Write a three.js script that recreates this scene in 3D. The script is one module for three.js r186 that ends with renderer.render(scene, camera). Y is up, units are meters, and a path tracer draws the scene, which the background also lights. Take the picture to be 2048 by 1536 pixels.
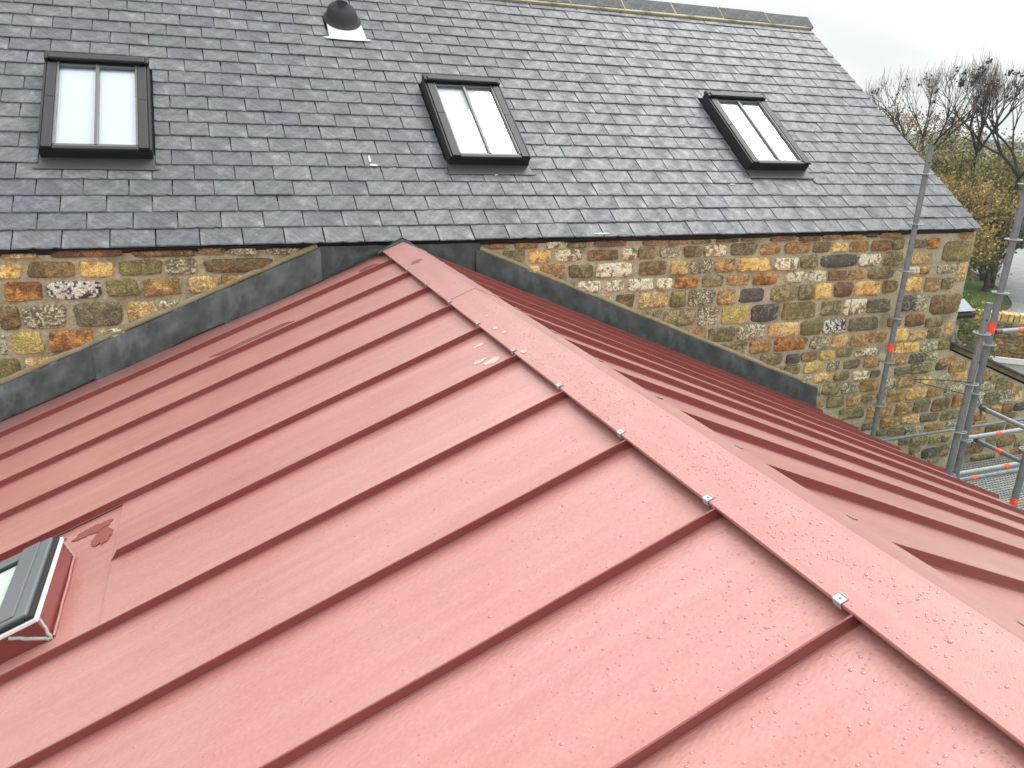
import * as THREE from 'three';
import { mergeGeometries, mergeVertices, toCreasedNormals } from 'three/addons/utils/BufferGeometryUtils.js';
import { RoundedBoxGeometry } from 'three/addons/geometries/RoundedBoxGeometry.js';

// ------------------------------------------------------------------ camera, sky, sun, exposure
const scene = new THREE.Scene();
const camera = new THREE.PerspectiveCamera(53.354, 4 / 3, 0.05, 3000);
camera.position.set(-1.3848, 0.9145, 5.5138);
camera.rotation.set(-0.33048, -0.37977, 0.03614, 'YXZ');
const renderer = new THREE.WebGLRenderer({ antialias: true });
renderer.toneMapping = THREE.LinearToneMapping;
renderer.toneMappingExposure = 1.4;
renderer.shadowMap.enabled = true;

function mulberry(a) { return () => { a |= 0; a = a + 0x6D2B79F5 | 0; let t = Math.imul(a ^ a >>> 15, 1 | a); t = t + Math.imul(t ^ t >>> 7, 61 | t) ^ t; return ((t ^ t >>> 14) >>> 0) / 4294967296; }; }
function hash2(x, y, s) { let h = Math.imul(x, 374761393) + Math.imul(y, 668265263) + Math.imul(s, 1442695041); h = Math.imul(h ^ h >>> 13, 1274126177); return ((h ^ h >>> 16) >>> 0) / 4294967296; }
const sm = t => t * t * (3 - 2 * t), lerp = (a, b, t) => a + (b - a) * t, clamp = (x, a = 0, b = 1) => Math.min(b, Math.max(a, x)), step = (a, b, x) => sm(clamp((x - a) / (b - a)));
function vnoise(x, y, s, px = 1 << 20, py = px) {   // tileable value noise
  const xi = Math.floor(x), yi = Math.floor(y), fx = sm(x - xi), fy = sm(y - yi);
  const w = (v, p) => ((v % p) + p) % p;
  const a = hash2(w(xi, px), w(yi, py), s), b = hash2(w(xi + 1, px), w(yi, py), s), c = hash2(w(xi, px), w(yi + 1, py), s), d = hash2(w(xi + 1, px), w(yi + 1, py), s);
  return lerp(lerp(a, b, fx), lerp(c, d, fx), fy);
}
function fbm(u, v, fx, fy, s, oct = 4) { let a = 0, k = .5, t = 0; for (let i = 0; i < oct; i++) { a += k * vnoise(u * fx, v * fy, s + i * 17, fx, fy); t += k; k *= .5; fx *= 2; fy *= 2; } return a / t; }

{ // overcast sky: brighter towards the zenith, soft cloud bands
  const W = 1024, H = 512, d = new Float32Array(W * H * 4);
  for (let j = 0; j < H; j++) for (let i = 0; i < W; i++) {
    const v = (j + .5) / H, el = (v - .5) * Math.PI, u = i / W;
    const se = Math.sin(Math.max(el, 0));
    let L = 0.70 + 0.86 * se;
    const k = 1 / (Math.max(se, 0) + .16);
    const az = u * Math.PI * 2, cx = Math.cos(az) * k, cy = Math.sin(az) * k;
    let c = 0, amp = .5; for (let o = 0; o < 5; o++) { const f = .55 * Math.pow(2, o); c += amp * vnoise(cx * f + 40, cy * f * 1.9 + 40, 900 + o); amp *= .5; }
    c = c / .97;
    const cl = step(.34, .66, c);
    L *= lerp(.88, 1.06, cl);
    const grey = 1 - cl;
    const o = (j * W + i) * 4;
    d[o] = L * lerp(.985, .94, grey); d[o + 1] = L * lerp(1.01, .995, grey); d[o + 2] = L * lerp(1.0, .975, grey); d[o + 3] = 1;
    if (el < 0) { d[o] = .30; d[o + 1] = .31; d[o + 2] = .29; }
  }
  const t = new THREE.DataTexture(d, W, H, THREE.RGBAFormat, THREE.FloatType);
  t.mapping = THREE.EquirectangularReflectionMapping; t.magFilter = t.minFilter = THREE.LinearFilter; t.wrapS = THREE.RepeatWrapping; t.colorSpace = THREE.LinearSRGBColorSpace; t.needsUpdate = true;
  scene.background = t; scene.environment = t;
}
const sun = new THREE.DirectionalLight(new THREE.Color(1, .965, .92), 1.5);
sun.position.set(11, 16, -5); sun.target.position.set(1, -1, 0); sun.castShadow = true;
sun.shadow.radius = 45; sun.shadow.mapSize.set(2048, 2048);
Object.assign(sun.shadow.camera, { left: -14, right: 14, top: 14, bottom: -14, near: 1, far: 60 });
scene.add(sun, sun.target);
scene.fog = new THREE.FogExp2(0xd4dcdc, 0.0008);

// ------------------------------------------------------------------ helpers
const V = (x, y, z) => new THREE.Vector3(x, y, z);
const used = {};
function numbered(n) { if (!(n in used)) { used[n] = 0; return n; } used[n]++; return n + '_' + String(used[n]).padStart(3, '0'); }
function thing(name, label, category, pos = [0, 0, 0], group) {
  const g = new THREE.Group(); g.name = numbered(name); g.position.set(...pos); g.userData = { label, category }; if (group) g.userData.group = group; scene.add(g); return g;
}
function rootOf(o) { const p = V(0, 0, 0); for (let q = o; q && q !== scene; q = q.parent) p.add(q.position); return p; }
function part(name, geo, mat, parent, label) {           // geometry given in world coordinates
  const m = new THREE.Mesh(geo, mat); m.name = name; m.castShadow = m.receiveShadow = true;
  if (parent !== scene) m.position.copy(rootOf(parent)).negate();
  if (label) m.userData.label = label;
  parent.add(m); return m;
}
function loc(name, geo, mat, parent) { const m = new THREE.Mesh(geo, mat); m.name = name; m.castShadow = m.receiveShadow = true; parent.add(m); return m; }
function structure(name, geo, mat) { const m = new THREE.Mesh(geo, mat); m.name = name; m.userData.kind = 'structure'; m.castShadow = m.receiveShadow = true; scene.add(m); return m; }
function quadsGeo(pos, uv, idx, creased = 0) {
  const g = new THREE.BufferGeometry(); g.setAttribute('position', new THREE.Float32BufferAttribute(pos, 3));
  g.setAttribute('uv', new THREE.Float32BufferAttribute(uv, 2)); g.setIndex(idx); g.computeVertexNormals(); return g;
}
// box from a frame: origin o, axes a b c (vectors with length), uv in metres
function frameBox(o, a, b, c) {
  const P = [], U = [], I = [];
  const face = (p, e, f) => { const n = P.length / 3; for (const [s, t] of [[0, 0], [1, 0], [1, 1], [0, 1]]) { const q = p.clone().addScaledVector(e, s).addScaledVector(f, t); P.push(q.x, q.y, q.z); U.push(s * e.length() + .37 * n, t * f.length() + .21 * n); } I.push(n, n + 1, n + 2, n, n + 2, n + 3); };
  const oc = o.clone().add(c), oa = o.clone().add(a), ob = o.clone().add(b);
  face(oc, a, b); face(o, b, a); face(o, c, b); face(oa, b, c); face(o, a, c); face(ob, c, a);
  return quadsGeo(P, U, I);
}
const box = (x0, x1, y0, y1, z0, z1) => frameBox(V(x0, y0, z0), V(x1 - x0, 0, 0), V(0, y1 - y0, 0), V(0, 0, z1 - z0));
function rbox(w, h, d, r = .004) { const g = new RoundedBoxGeometry(w, h, d, 1, Math.min(r, w * .45, h * .45, d * .45)); const p = g.attributes.position, u = g.attributes.uv, n = g.attributes.normal; for (let i = 0; i < p.count; i++) { const ax = Math.abs(n.getX(i)), ay = Math.abs(n.getY(i)), az = Math.abs(n.getZ(i)); if (ax > ay && ax > az) u.setXY(i, p.getZ(i), p.getY(i)); else if (ay > az) u.setXY(i, p.getX(i), p.getZ(i)); else u.setXY(i, p.getX(i), p.getY(i)); } return g; }
const rb = (x0, x1, y0, y1, z0, z1, r) => rbox(x1 - x0, y1 - y0, z1 - z0, r).translate((x0 + x1) / 2, (y0 + y1) / 2, (z0 + z1) / 2);
function merge(list) { return mergeGeometries(list.map(g => { let q = g.index ? g.toNonIndexed() : g; for (const k of Object.keys(q.attributes)) if (!['position', 'normal', 'uv', 'color'].includes(k)) q.deleteAttribute(k); return q; })); }
function tube(a, b, r, seg = 16, r2 = r) { const d = b.clone().sub(a), L = d.length(); const g = new THREE.CylinderGeometry(r2, r, L, seg, 1); const u = g.attributes.uv; for (let i = 0; i < u.count; i++) u.setXY(i, u.getX(i) * r * 6.28, u.getY(i) * L); g.applyQuaternion(new THREE.Quaternion().setFromUnitVectors(V(0, 1, 0), d.normalize())); g.translate((a.x + b.x) / 2, (a.y + b.y) / 2, (a.z + b.z) / 2); return g; }
// prism: polygon (2D points) in plane spanned by e,f at origin o, swept along vector w
function prism(poly, o, e, f, w, uvs = 1) {
  const n = poly.length, P = [], U = [], I = [];
  const pt = ([a, b], k) => o.clone().addScaledVector(e, a).addScaledVector(f, b).addScaledVector(w, k);
  const flip = e.clone().cross(f).dot(w) < 0;
  let per = 0; const L = w.length();
  for (let i = 0; i < n; i++) {
    const p = poly[i], q = poly[(i + 1) % n], l = Math.hypot(q[0] - p[0], q[1] - p[1]), b = P.length / 3;
    for (const [s, k] of [[p, 0], [q, 0], [q, 1], [p, 1]]) { const v = pt(s, k); P.push(v.x, v.y, v.z); U.push(per + (s === q ? l : 0), k * L); }
    flip ? I.push(b, b + 2, b + 1, b, b + 3, b + 2) : I.push(b, b + 1, b + 2, b, b + 2, b + 3); per += l;
  }
  const tri = THREE.ShapeUtils.triangulateShape(poly.map(p => new THREE.Vector2(...p)), []);
  for (const k of [0, 1]) { const b = P.length / 3; for (const p of poly) { const v = pt(p, k); P.push(v.x, v.y, v.z); U.push(p[0], p[1]); } for (const [x, y, z] of tri) ((k === 1) !== flip) ? I.push(b + x, b + y, b + z) : I.push(b + x, b + z, b + y); }
  return quadsGeo(P, U, I);
}
function tex(n, fn, color = true, m = n) {                 // fn(u,v) -> [r,g,b] sRGB 0..1 or a grey
  const d = new Uint8Array(n * m * 4);
  for (let j = 0; j < m; j++) for (let i = 0; i < n; i++) { const c = fn(i / n, j / m), o = (j * n + i) * 4; if (Array.isArray(c)) { for (let k = 0; k < 3; k++) d[o + k] = clamp(c[k]) * 255; } else d[o] = d[o + 1] = d[o + 2] = clamp(c) * 255; d[o + 3] = 255; }
  const t = new THREE.DataTexture(d, n, m); t.wrapS = t.wrapT = THREE.RepeatWrapping; t.magFilter = THREE.LinearFilter; t.minFilter = THREE.LinearMipmapLinearFilter; t.generateMipmaps = true; if (color) t.colorSpace = THREE.SRGBColorSpace; t.needsUpdate = true; return t;
}
const rep = (t, x, y = x) => { const c = t.clone(); c.repeat.set(x, y); c.needsUpdate = true; return c; };
const mix3 = (a, b, t) => [lerp(a[0], b[0], t), lerp(a[1], b[1], t), lerp(a[2], b[2], t)];
const rgb = (r, g, b) => [r / 255, g / 255, b / 255];
const std = o => new THREE.MeshStandardMaterial(o), phys = o => new THREE.MeshPhysicalMaterial(o);
const lin = (r, g, b) => new THREE.Color().setRGB(r, g, b);

// ------------------------------------------------------------------ materials
const tSlate = tex(512, (u, v) => { const r = fbm(u, v, 4, 6, 1, 4), s = fbm((u - v + 1) % 1, (u + v) % 1, 22, 3, 5, 4), s2 = fbm((u + 2 * v) % 1, v, 6, 60, 6, 3), p = fbm(u, v, 26, 22, 9, 3), st = step(.60, .74, fbm(u, v, 7, 5, 15, 4)); const k = .66 + .30 * (r - .2) + .24 * (s - .5) + .12 * (s2 - .5) + .16 * (p - .5) + .14 * st; return [k * (1 + .05 * (r - .5)), k * (1 + .02 * (s - .5)), k * (1 - .05 * (r - .5))]; });
const tSlateBump = tex(512, (u, v) => { const s = fbm((u - v + 1) % 1, (u + v) % 1, 14, 3, 25, 4), q = fbm(u, v, 8, 5, 31, 4); const ledge = Math.floor(s * 7) / 7; return .55 * ledge + .25 * s + .3 * q; }, false);
const tSlateRough = tex(256, (u, v) => .44 + .34 * fbm(u, v, 5, 5, 44, 4), false);
const slateTints = [[.074, .080, .091], [.090, .096, .106], [.066, .071, .084], [.096, .098, .107], [.080, .088, .090], [.098, .106, .106], [.080, .080, .091], [.092, .091, .102], [.072, .081, .086], [.106, .111, .116], [.060, .064, .075], [.086, .092, .103]];
const mSlate = slateTints.map(c => c.map((x, i) => lerp(x, [.082, .087, .097][i], .3))).map(c => std({ color: lin(c[0] * 2.35, c[1] * 2.35, c[2] * 2.4), map: rep(tSlate, 2.2), bumpMap: rep(tSlateBump, 2.2), bumpScale: .0038, roughnessMap: rep(tSlateRough, 3), roughness: .92 }));
const mRidge = std({ color: lin(.16, .17, .175), map: rep(tSlate, 3), bumpMap: rep(tSlateBump, 5), bumpScale: .003, roughness: .8 });
const tMortar = tex(512, (u, v) => { const a = fbm(u, v, 6, 6, 61, 5), b = fbm(u, v, 60, 60, 66, 2), m = step(.55, .75, fbm(u, v, 5, 5, 71, 4)); let c = mix3(rgb(164, 155, 130), rgb(194, 185, 158), a); c = mix3(c, rgb(126, 119, 94), m * .6); return c.map(x => x * (.86 + .28 * b)); });
const tMortarBump = tex(512, (u, v) => .6 * fbm(u, v, 9, 9, 81, 4) + .4 * fbm(u, v, 70, 70, 82, 2), false);
const mMortar = std({ map: rep(tMortar, 1.1), bumpMap: rep(tMortarBump, 1.1), bumpScale: .012, roughness: .95 });
const tStoneBump = tex(512, (u, v) => .5 * fbm(u, v, 6, 10, 91, 5) + .3 * fbm(u, v, 22, 26, 92, 3) + .2 * fbm(u, v, 80, 80, 93, 2), false);
// stone kinds: base, second tone, patch tone, patch amount, patch frequency
const kinds = {
  c: [rgb(214, 178, 124), rgb(186, 146, 92), rgb(136, 108, 70), .35, 12],
  y: [rgb(222, 180, 110), rgb(206, 158, 88), rgb(146, 100, 50), .28, 9],
  t: [rgb(184, 144, 92), rgb(156, 116, 70), rgb(112, 88, 58), .40, 9],
  o: [rgb(184, 128, 70), rgb(158, 104, 58), rgb(96, 62, 36), .40, 7],
  b: [rgb(142, 114, 76), rgb(120, 96, 66), rgb(88, 74, 52), .45, 9],
  r: [rgb(148, 106, 72), rgb(122, 88, 66), rgb(86, 66, 52), .40, 8],
  n: [rgb(154, 137, 98), rgb(130, 115, 82), rgb(84, 76, 52), .50, 10],
  g: [rgb(130, 120, 94), rgb(104, 95, 76), rgb(200, 193, 164), .42, 22],
  w: [rgb(150, 122, 86), rgb(124, 104, 78), rgb(224, 218, 190), .55, 13],
  m: [rgb(150, 134, 86), rgb(130, 114, 74), rgb(96, 92, 56), .50, 9],
  l: [rgb(202, 176, 108), rgb(180, 150, 86), rgb(138, 126, 66), .45, 9],
  d: [rgb(108, 97, 74), rgb(92, 83, 64), rgb(140, 128, 96), .30, 16],
  k: [rgb(92, 83, 78), rgb(76, 69, 66), rgb(170, 160, 150), .16, 14],
  x: [rgb(74, 70, 68), rgb(60, 56, 54), rgb(228, 222, 208), .50, 18],
};
const mStone = {}; let sk = 200;
for (const k in kinds) {
  const [a, b, p, amt, f] = kinds[k], s = sk += 20;
  const t = tex(256, (u, v) => {
    const n = fbm(u, v, 3, 5, s, 5), q = fbm(u, v, f * 2, f * 2, s + 7, 4), g = fbm(u, v, 90, 90, s + 9, 2), big = fbm(u, v, 3, 3, s + 12, 3);
    let c = mix3(a, b, step(.3, .7, n)); c = mix3(c, p, step(.60 - amt * .45, .78 - amt * .45, q * .65 + big * .35) * ('gwx'.includes(k) ? .8 : .6));
    const l = (c[0] + c[1] + c[2]) / 3; const c2 = c.map((x, i) => lerp(x, l, .14) * (.80 + .74 * g) * [1.0, 1.02, 1.0][i]); return c2;
  });
  mStone[k] = std({ map: rep(t, 1.7), bumpMap: rep(tStoneBump, 2.2), bumpScale: .032, roughness: .93 });
}
const tLead = tex(512, (u, v) => { const a = fbm(u, v, 5, 4, 301, 5), b = fbm(u, v, 16, 14, 305, 4), s = step(.56, .70, fbm(u, v, 8, 5, 311, 5)), st = fbm(u, v, 40, 3, 315, 3); let c = mix3(rgb(78, 86, 87), rgb(110, 118, 119), step(.2, .8, a)); c = mix3(c, rgb(134, 143, 145), s * .35); return c.map(x => x * (.78 + .28 * b + .16 * st)); });
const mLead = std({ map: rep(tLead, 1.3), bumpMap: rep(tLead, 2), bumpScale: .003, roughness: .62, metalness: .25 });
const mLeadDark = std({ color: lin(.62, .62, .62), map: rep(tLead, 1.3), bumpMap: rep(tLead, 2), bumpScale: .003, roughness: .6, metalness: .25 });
// red coated steel: faint dried streaks run down the slope (v = down the slope)
const RED = rgb(134, 59, 54);  // base red, darkened to put shade into the seam faces
const tRedShaded = tex(512, (u, v) => { const a = fbm(u, v, 30, 3, 401, 4), c = fbm(u, v, 90, 90, 409, 2); const k = .95 + .06 * a + .05 * (c - .5); return RED.map(x => x * k); });
// flat sheets: sky sheen painted in as paler red, with rain streaks and specks
const tRedLit = tex(1024, (u, v) => { const a = fbm(u, v, 36, 3, 401, 4), b = fbm(u, v, 5, 4, 405, 5), c = fbm(u, v, 200, 200, 409, 2), s = step(.58, .72, fbm(u, v, 9, 7, 415, 5)); const m = clamp(.66 + .14 * (a - .5) + .16 * (b - .5) + .10 * (c - .5) + .03 * s, .1, .9); return mix3(RED, rgb(208, 158, 151), m); });
const tRedRough = tex(512, (u, v) => .40 + .34 * fbm(u, v, 5, 3, 421, 4) + .12 * fbm(u, v, 30, 4, 425, 3), false);
const tRedBump = tex(512, (u, v) => .7 * fbm(u, v, 3, 2, 431, 3) + .3 * fbm(u, v, 150, 150, 433, 1), false);
const mRedLit = phys({ metalness: .26, map: rep(tRedLit, .8, .5), roughnessMap: rep(tRedRough, .9, .6), roughness: .72, bumpMap: rep(tRedBump, 1.2, .7), bumpScale: .003, clearcoat: .9, clearcoatRoughness: .30, specularIntensity: 1 });
const mRedCapLit = phys({ metalness: .26, map: rep(tRedLit, .8, 1.1), roughnessMap: rep(tRedRough, .9), roughness: .8, bumpMap: rep(tRedBump, 3), bumpScale: .001, clearcoat: .9, clearcoatRoughness: .30 });
const mRedShaded = phys({ metalness: .26, map: rep(tRedShaded, .8, .5), roughness: .5, clearcoat: .9, clearcoatRoughness: .30 });  // shaded copy of the roof red: seam and upstand shade painted into the colour
const mWet = phys({ color: lin(.33, .10, .09), metalness: .3, roughness: .3, clearcoat: 1, clearcoatRoughness: .12 });
const tGalv = tex(256, (u, v) => { const a = fbm(u, v, 8, 8, 501, 4), b = fbm(u, v, 40, 40, 503, 2), s = step(.6, .75, fbm(u, v, 6, 6, 507, 4)); let c = mix3(rgb(138, 143, 146), rgb(172, 177, 180), a); c = mix3(c, rgb(112, 108, 100), s * .5); return c.map(x => x * (.88 + .24 * b)); });
const mGalv = std({ color: lin(.62, .65, .67), map: rep(tGalv, 3), roughness: .5, metalness: .25, bumpMap: rep(tGalv, 5), bumpScale: .0008 });
const mGalvLight = std({ color: lin(1.0, 1.0, 1.0), map: rep(tGalv, 5), roughness: .4, metalness: .4 });
const mClip = std({ color: lin(.50, .52, .52), roughness: .35, metalness: .6 });
const tTape = tex(128, (u, v) => mix3(rgb(250, 88, 58), rgb(255, 170, 150), step(.6, .8, fbm(u, v, 6, 6, 521, 3))));
const mTape = std({ map: rep(tTape, 8), roughness: .6 });
const mBlack = std({ color: lin(.007, .008, .010), roughness: .6 });
const mFrame = std({ color: lin(.013, .015, .019), roughness: .55 });
const mSeal = std({ color: lin(.012, .012, .013), roughness: .6 });
const mBar = std({ color: lin(.13, .135, .135), roughness: .45, metalness: .4 });
const mGlass = phys({ color: lin(1, 1, 1), transmission: 1, thickness: 0, roughness: .02, ior: 1.52, specularIntensity: 1 });
const tBlind = tex(128, (u, v) => { const k = .95 + .05 * fbm(u, v, 3, 3, 541, 3); return [k * .985, k, k]; });
const mBlind = std({ map: tBlind, color: lin(.86, .88, .9), roughness: .8 });
const mWhite = std({ color: lin(.82, .83, .83), roughness: .5 });
const mRubber = std({ color: lin(.012, .014, .018), roughness: .78 });
const mTimber = std({ color: lin(.42, .36, .26), map: rep(tMortar, 1), roughness: .8 });

// ------------------------------------------------------------------ stone farmhouse
const GY = -4.6, ZW = -.45, AL = .3851, AR = .3906, PC = .61586;
const STONES = '-2597,-50,214,33c -2185,-44,428,54r -1704,-58,410,48b -2681,-152,162,98y -2423,-148,284,110b -2148,-154,210,109y -1865,-153,281,107m -1600,-154,213,112g -2605,-292,222,137o -2295,-295,339,127x -1999,-294,198,126m -1744,-298,250,128t -2715,-469,114,163b -2504,-475,269,165g -2173,-473,306,176d -1894,-474,197,172c -1675,-442,214,101g -2782,-655,40,145g -2636,-652,186,160l -2365,-656,283,163o -2085,-618,187,79w -2770,-843,138,176m -2565,-817,225,121c -1388,-48,195,49b -1179,-56,195,50g -891,-59,246,46g -1196,-158,502,104b -874,-131,115,57t -1465,-290,204,129c -1265,-267,157,85t -1538,-402,32,51g 838,-64,179,43t 1075,-65,213,48t 1341,-65,160,56w 1555,-72,187,47n 1873,-65,309,55r 791,-131,103,39t 972,-149,190,92n 1208,-160,209,107y 1475,-160,260,101w 1804,-166,316,96b 1142,-274,144,74y 1339,-295,221,134t 1601,-303,243,117n 1932,-301,354,126w 1511,-424,83,49d 1699,-443,232,105w 1952,-443,190,100w 1851,-552,142,72c 2070,-591,194,131b 2315,-68,235,47t 2585,-67,225,35t 2820,-69,213,36n 3104,-66,245,26r 3332,-58,143,29b 2076,-160,149,104w 2253,-161,176,105n 2496,-158,215,105g 2739,-160,195,101n 2982,-156,235,109w 3302,-151,305,115d 3612,-157,240,105t 2332,-298,287,129b 2609,-300,177,130c 2856,-301,242,132g 3117,-302,231,134t 3458,-302,376,136y 2213,-444,261,115w 2469,-447,178,110w 2706,-442,268,111o 2997,-443,247,112n 3277,-443,254,106t 3607,-447,309,114o 2364,-596,308,148c 2638,-598,171,158m 2888,-598,290,164g 3176,-604,208,152t 3467,-603,288,140k 2245,-723,166,71n 2603,-778,482,169n 2988,-785,233,181g 3299,-789,323,181l 3658,-793,334,176k 2869,-950,258,122t 3175,-979,317,154n 3521,-972,346,153g 3316,-1108,375,76n 3751,-56,308,52r 4073,-62,270,53r 4343,-52,227,38t 4613,-57,263,47t 4865,-46,155,47k 5106,-51,275,56t 3949,-155,325,107t 4238,-157,206,107n 4470,-159,201,94y 4717,-157,246,111t 5009,-156,279,104r 5240,-149,156,113n 5535,-148,187,90d 3835,-307,295,131w 4109,-289,215,131n 4486,-296,475,127k 4896,-301,304,129w 5211,-294,238,139n 5573,-305,257,117c 3975,-440,252,102w 4243,-442,209,111w 4499,-447,244,105r 4754,-445,229,106t 5079,-445,354,116n 5507,-427,201,76w 5687,-433,125,93t 3859,-596,326,157n 4131,-600,190,160n 4349,-601,217,162y 4614,-597,249,156r 4930,-594,320,150y 5234,-591,208,135b 5560,-580,237,154y 4072,-789,427,179m 4490,-779,279,149n 4811,-787,295,177w 5136,-796,326,154d 5515,-786,236,174k 5733,-792,171,175g 3930,-977,392,153c 4278,-980,276,149m 4579,-982,298,153x 4970,-981,413,155d 5401,-982,214,105r 5703,-982,287,142r 5208,-1134,246,124t 5520,-1137,229,143y 5791,-1162,244,115c 3660,-1136,271,132t 4045,-1138,422,138o 4414,-1145,250,137g 4679,-1146,202,147c 4952,-1156,240,130t 3821,-1284,267,126n 4101,-1298,173,103k 4311,-1289,218,103b 4554,-1290,201,103l 4778,-1283,216,95m 5085,-1305,311,98w 4115,-1417,221,104n 4393,-1415,262,120l 4660,-1420,172,106g 4907,-1423,220,98d 5192,-1428,226,109t 3917,-1393,147,51t 4310,-1537,157,71g 4550,-1542,257,106c 4795,-1545,208,99n 5069,-1561,224,100w 5269,-1560,126,83d 4675,-1685,229,136n 4947,-1693,234,119g 5224,-1696,263,130t 4500,-1704,75,90g 4539,-1841,162,82t 4773,-1838,243,139m 5036,-1847,190,140t 5242,-1839,194,75t 5040,-2003,376,133m 5321,-2193,176,88d 6031,-1155,209,117n 6226,-1119,129,165c 5667,-1293,361,119y 5991,-1301,254,111g 6223,-1304,179,106m 5570,-1432,256,112t 5849,-1426,243,111k 6069,-1426,169,92g 5663,-1557,221,91d 5948,-1559,324,123n 6258,-1554,171,93k 5522,-1694,200,115g 5778,-1702,282,139t 6079,-1714,200,118c 5425,-1827,123,100t 5647,-1856,270,140t 5951,-1856,309,134c 6243,-1860,247,120t 5807,-2026,247,143t 6088,-2024,253,145d 5439,-2021,354,159t 5643,-2174,297,117t 5944,-2169,277,112c 6250,-2188,286,106d 5544,-2287,173,80d 5768,-2308,248,98n 6042,-2326,271,106g 5926,-2445,166,92d 6165,-2473,284,113n 6139,-2585,172,83n 6198,-74,219,70t 6117,-235,437,223m 6002,-428,276,96g 6243,-471,159,222c 5735,-149,185,114o 5836,-592,216,162t 6063,-591,172,131n 6105,-821,462,234b 5994,-1025,265,114n';
const LEAN = '6348,-1425,283,107t 6526,-1554,278,124t 6335,-1714,174,119g 6602,-1699,230,120c 6544,-1871,282,125g 6391,-2040,291,155b 6649,-2020,170,144o 6579,-2194,284,115n 6361,-2319,309,92t 6636,-2320,158,93g 6428,-2484,195,102m 6598,-2482,119,94n 6401,-2655,283,135k 6631,-2653,148,159n 6483,-2774,178,55n 7016,-1698,120,110t 7156,-1715,131,121n 7301,-1708,132,111n 7471,-1740,152,78t 7096,-1862,229,132g 7349,-1852,219,119n 7602,-1883,210,114t 7210,-2046,261,163d 7473,-2041,237,176g 7669,-2052,126,158c 7010,-2037,107,144g 7334,-2193,204,100t 7543,-2199,185,112r 7771,-2203,201,113k 7105,-2257,227,82t 7613,-2307,256,66d 7128,-2343,233,61t 7337,-2453,179,86r 7503,-2456,125,87d 7723,-2461,216,87n 7074,-2458,192,75t 7141,-2684,337,153b 7681,-2656,304,155b 7403,-2632,159,131n 7904,-2694,103,135n 7329,-2834,425,67n 7808,-2822,338,56t';
const R = mulberry(20240);
const house = thing('stone_farmhouse', 'stone farmhouse with grey slate roof and three rooflights behind the red roof', 'house', [1.5, GY, -3.5]);
// one rubble stone: rounded outline, domed and uneven face, standing proud of the mortar
function stoneGeo(x, y, w, h, z, rnd, proud) {
  const N = 18, P = [], U = [], I = [], ex = .24 + .2 * rnd(), ou = rnd() * 9, ov = rnd() * 9, ph = rnd() * 6;
  const sx = (rnd() - .5) * .06, tap = (rnd() - .5) * .10, dome = proud * (.15 + .45 * rnd()), tx = (rnd() - .5) * .5 * proud, ty = (rnd() - .5) * .7 * proud;
  const rings = [[1.0, -.02, 0], [1.0, proud * .35, 1], [.93, proud * .85, 1], [.66, proud + dome * .45, 1], [.33, proud + dome * .75, 1]];
  const jit = []; for (let i = 0; i < N; i++) jit.push(1 + (rnd() - .5) * .15);
  for (const [k, d, f] of rings) for (let i = 0; i < N; i++) {
    const t = i / N * Math.PI * 2 + .1, c = Math.cos(t), s = Math.sin(t);
    let a = Math.sign(c) * Math.pow(Math.abs(c), ex) * jit[i], b = Math.sign(s) * Math.pow(Math.abs(s), ex) * (2 - jit[i]);
    a = a * k * (1 + tap * b) + sx * b; b *= k;
    const nz = f * (vnoise(a * 2.3 + ph * 5 + 50, b * 2.1 + ph * 3 + 50, 77) - .5) * proud * .9;
    const px = x + a * w / 2, py = y + b * h / 2;
    P.push(px, py, z + d + nz + f * (tx * a + ty * b) * .6); U.push(px - x + ou, py - y + ov);
  }
  P.push(x, y, z + proud + dome * .8); U.push(ou, ov);
  for (let r = 0; r < rings.length - 1; r++) for (let i = 0; i < N; i++) { const a = r * N + i, b = r * N + (i + 1) % N; I.push(a, b, a + N, b, b + N, a + N); }
  const o = (rings.length - 1) * N, c = P.length / 3 - 1; for (let i = 0; i < N; i++) I.push(o + i, o + (i + 1) % N, c);
  return quadsGeo(P, U, I);
}
const parseStones = s => s.split(' ').map(e => { const m = e.match(/^(-?\d+),(-?\d+),(\d+),(\d+)(\w)$/); return [m[1] / 1000, m[2] / 1000, m[3] / 1000, m[4] / 1000, m[5]]; });
// wall body: mortar face slightly uneven
function mortarFace(x0, x1, y0, y1, zf, depth) {
  const nx = Math.round((x1 - x0) / .06), ny = Math.round((y1 - y0) / .06), P = [], U = [], I = [];
  for (let j = 0; j <= ny; j++) for (let i = 0; i <= nx; i++) { const x = lerp(x0, x1, i / nx), y = lerp(y0, y1, j / ny), e = (i === 0 || j === 0 || i === nx || j === ny) ? 0 : 1; P.push(x, y, zf + e * (vnoise(x * 6 + 90, y * 8 + 90, 33) - .5) * .012 - .004); U.push(x, y); }
  for (let j = 0; j < ny; j++) for (let i = 0; i < nx; i++) { const a = j * (nx + 1) + i; I.push(a, a + 1, a + nx + 2, a, a + nx + 2, a + nx + 1); }
  return merge([quadsGeo(P, U, I), box(x0, x1, y0, y1, zf - depth, zf - .02)]);
}
const wall = part('wall', mortarFace(-6, 6.335, GY, -.035, ZW, .5), mMortar, house, 'lime mortared rubble wall of mixed sandstone');
const gx = 6.33, rz = -.39 - 3.86 * Math.cos(PC), ry = -.012 + 3.86 * Math.sin(PC);
part('gable_wall', prism([[ZW - .02, GY], [ZW - .02, -.10], [rz, ry - .12], [2 * rz - ZW, -.10], [2 * rz - ZW, GY]], V(gx - .42, 0, 0), V(0, 0, 1), V(0, 1, 0), V(.4, 0, 0)), mMortar, house);
const mainStones = parseStones(STONES);
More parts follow.
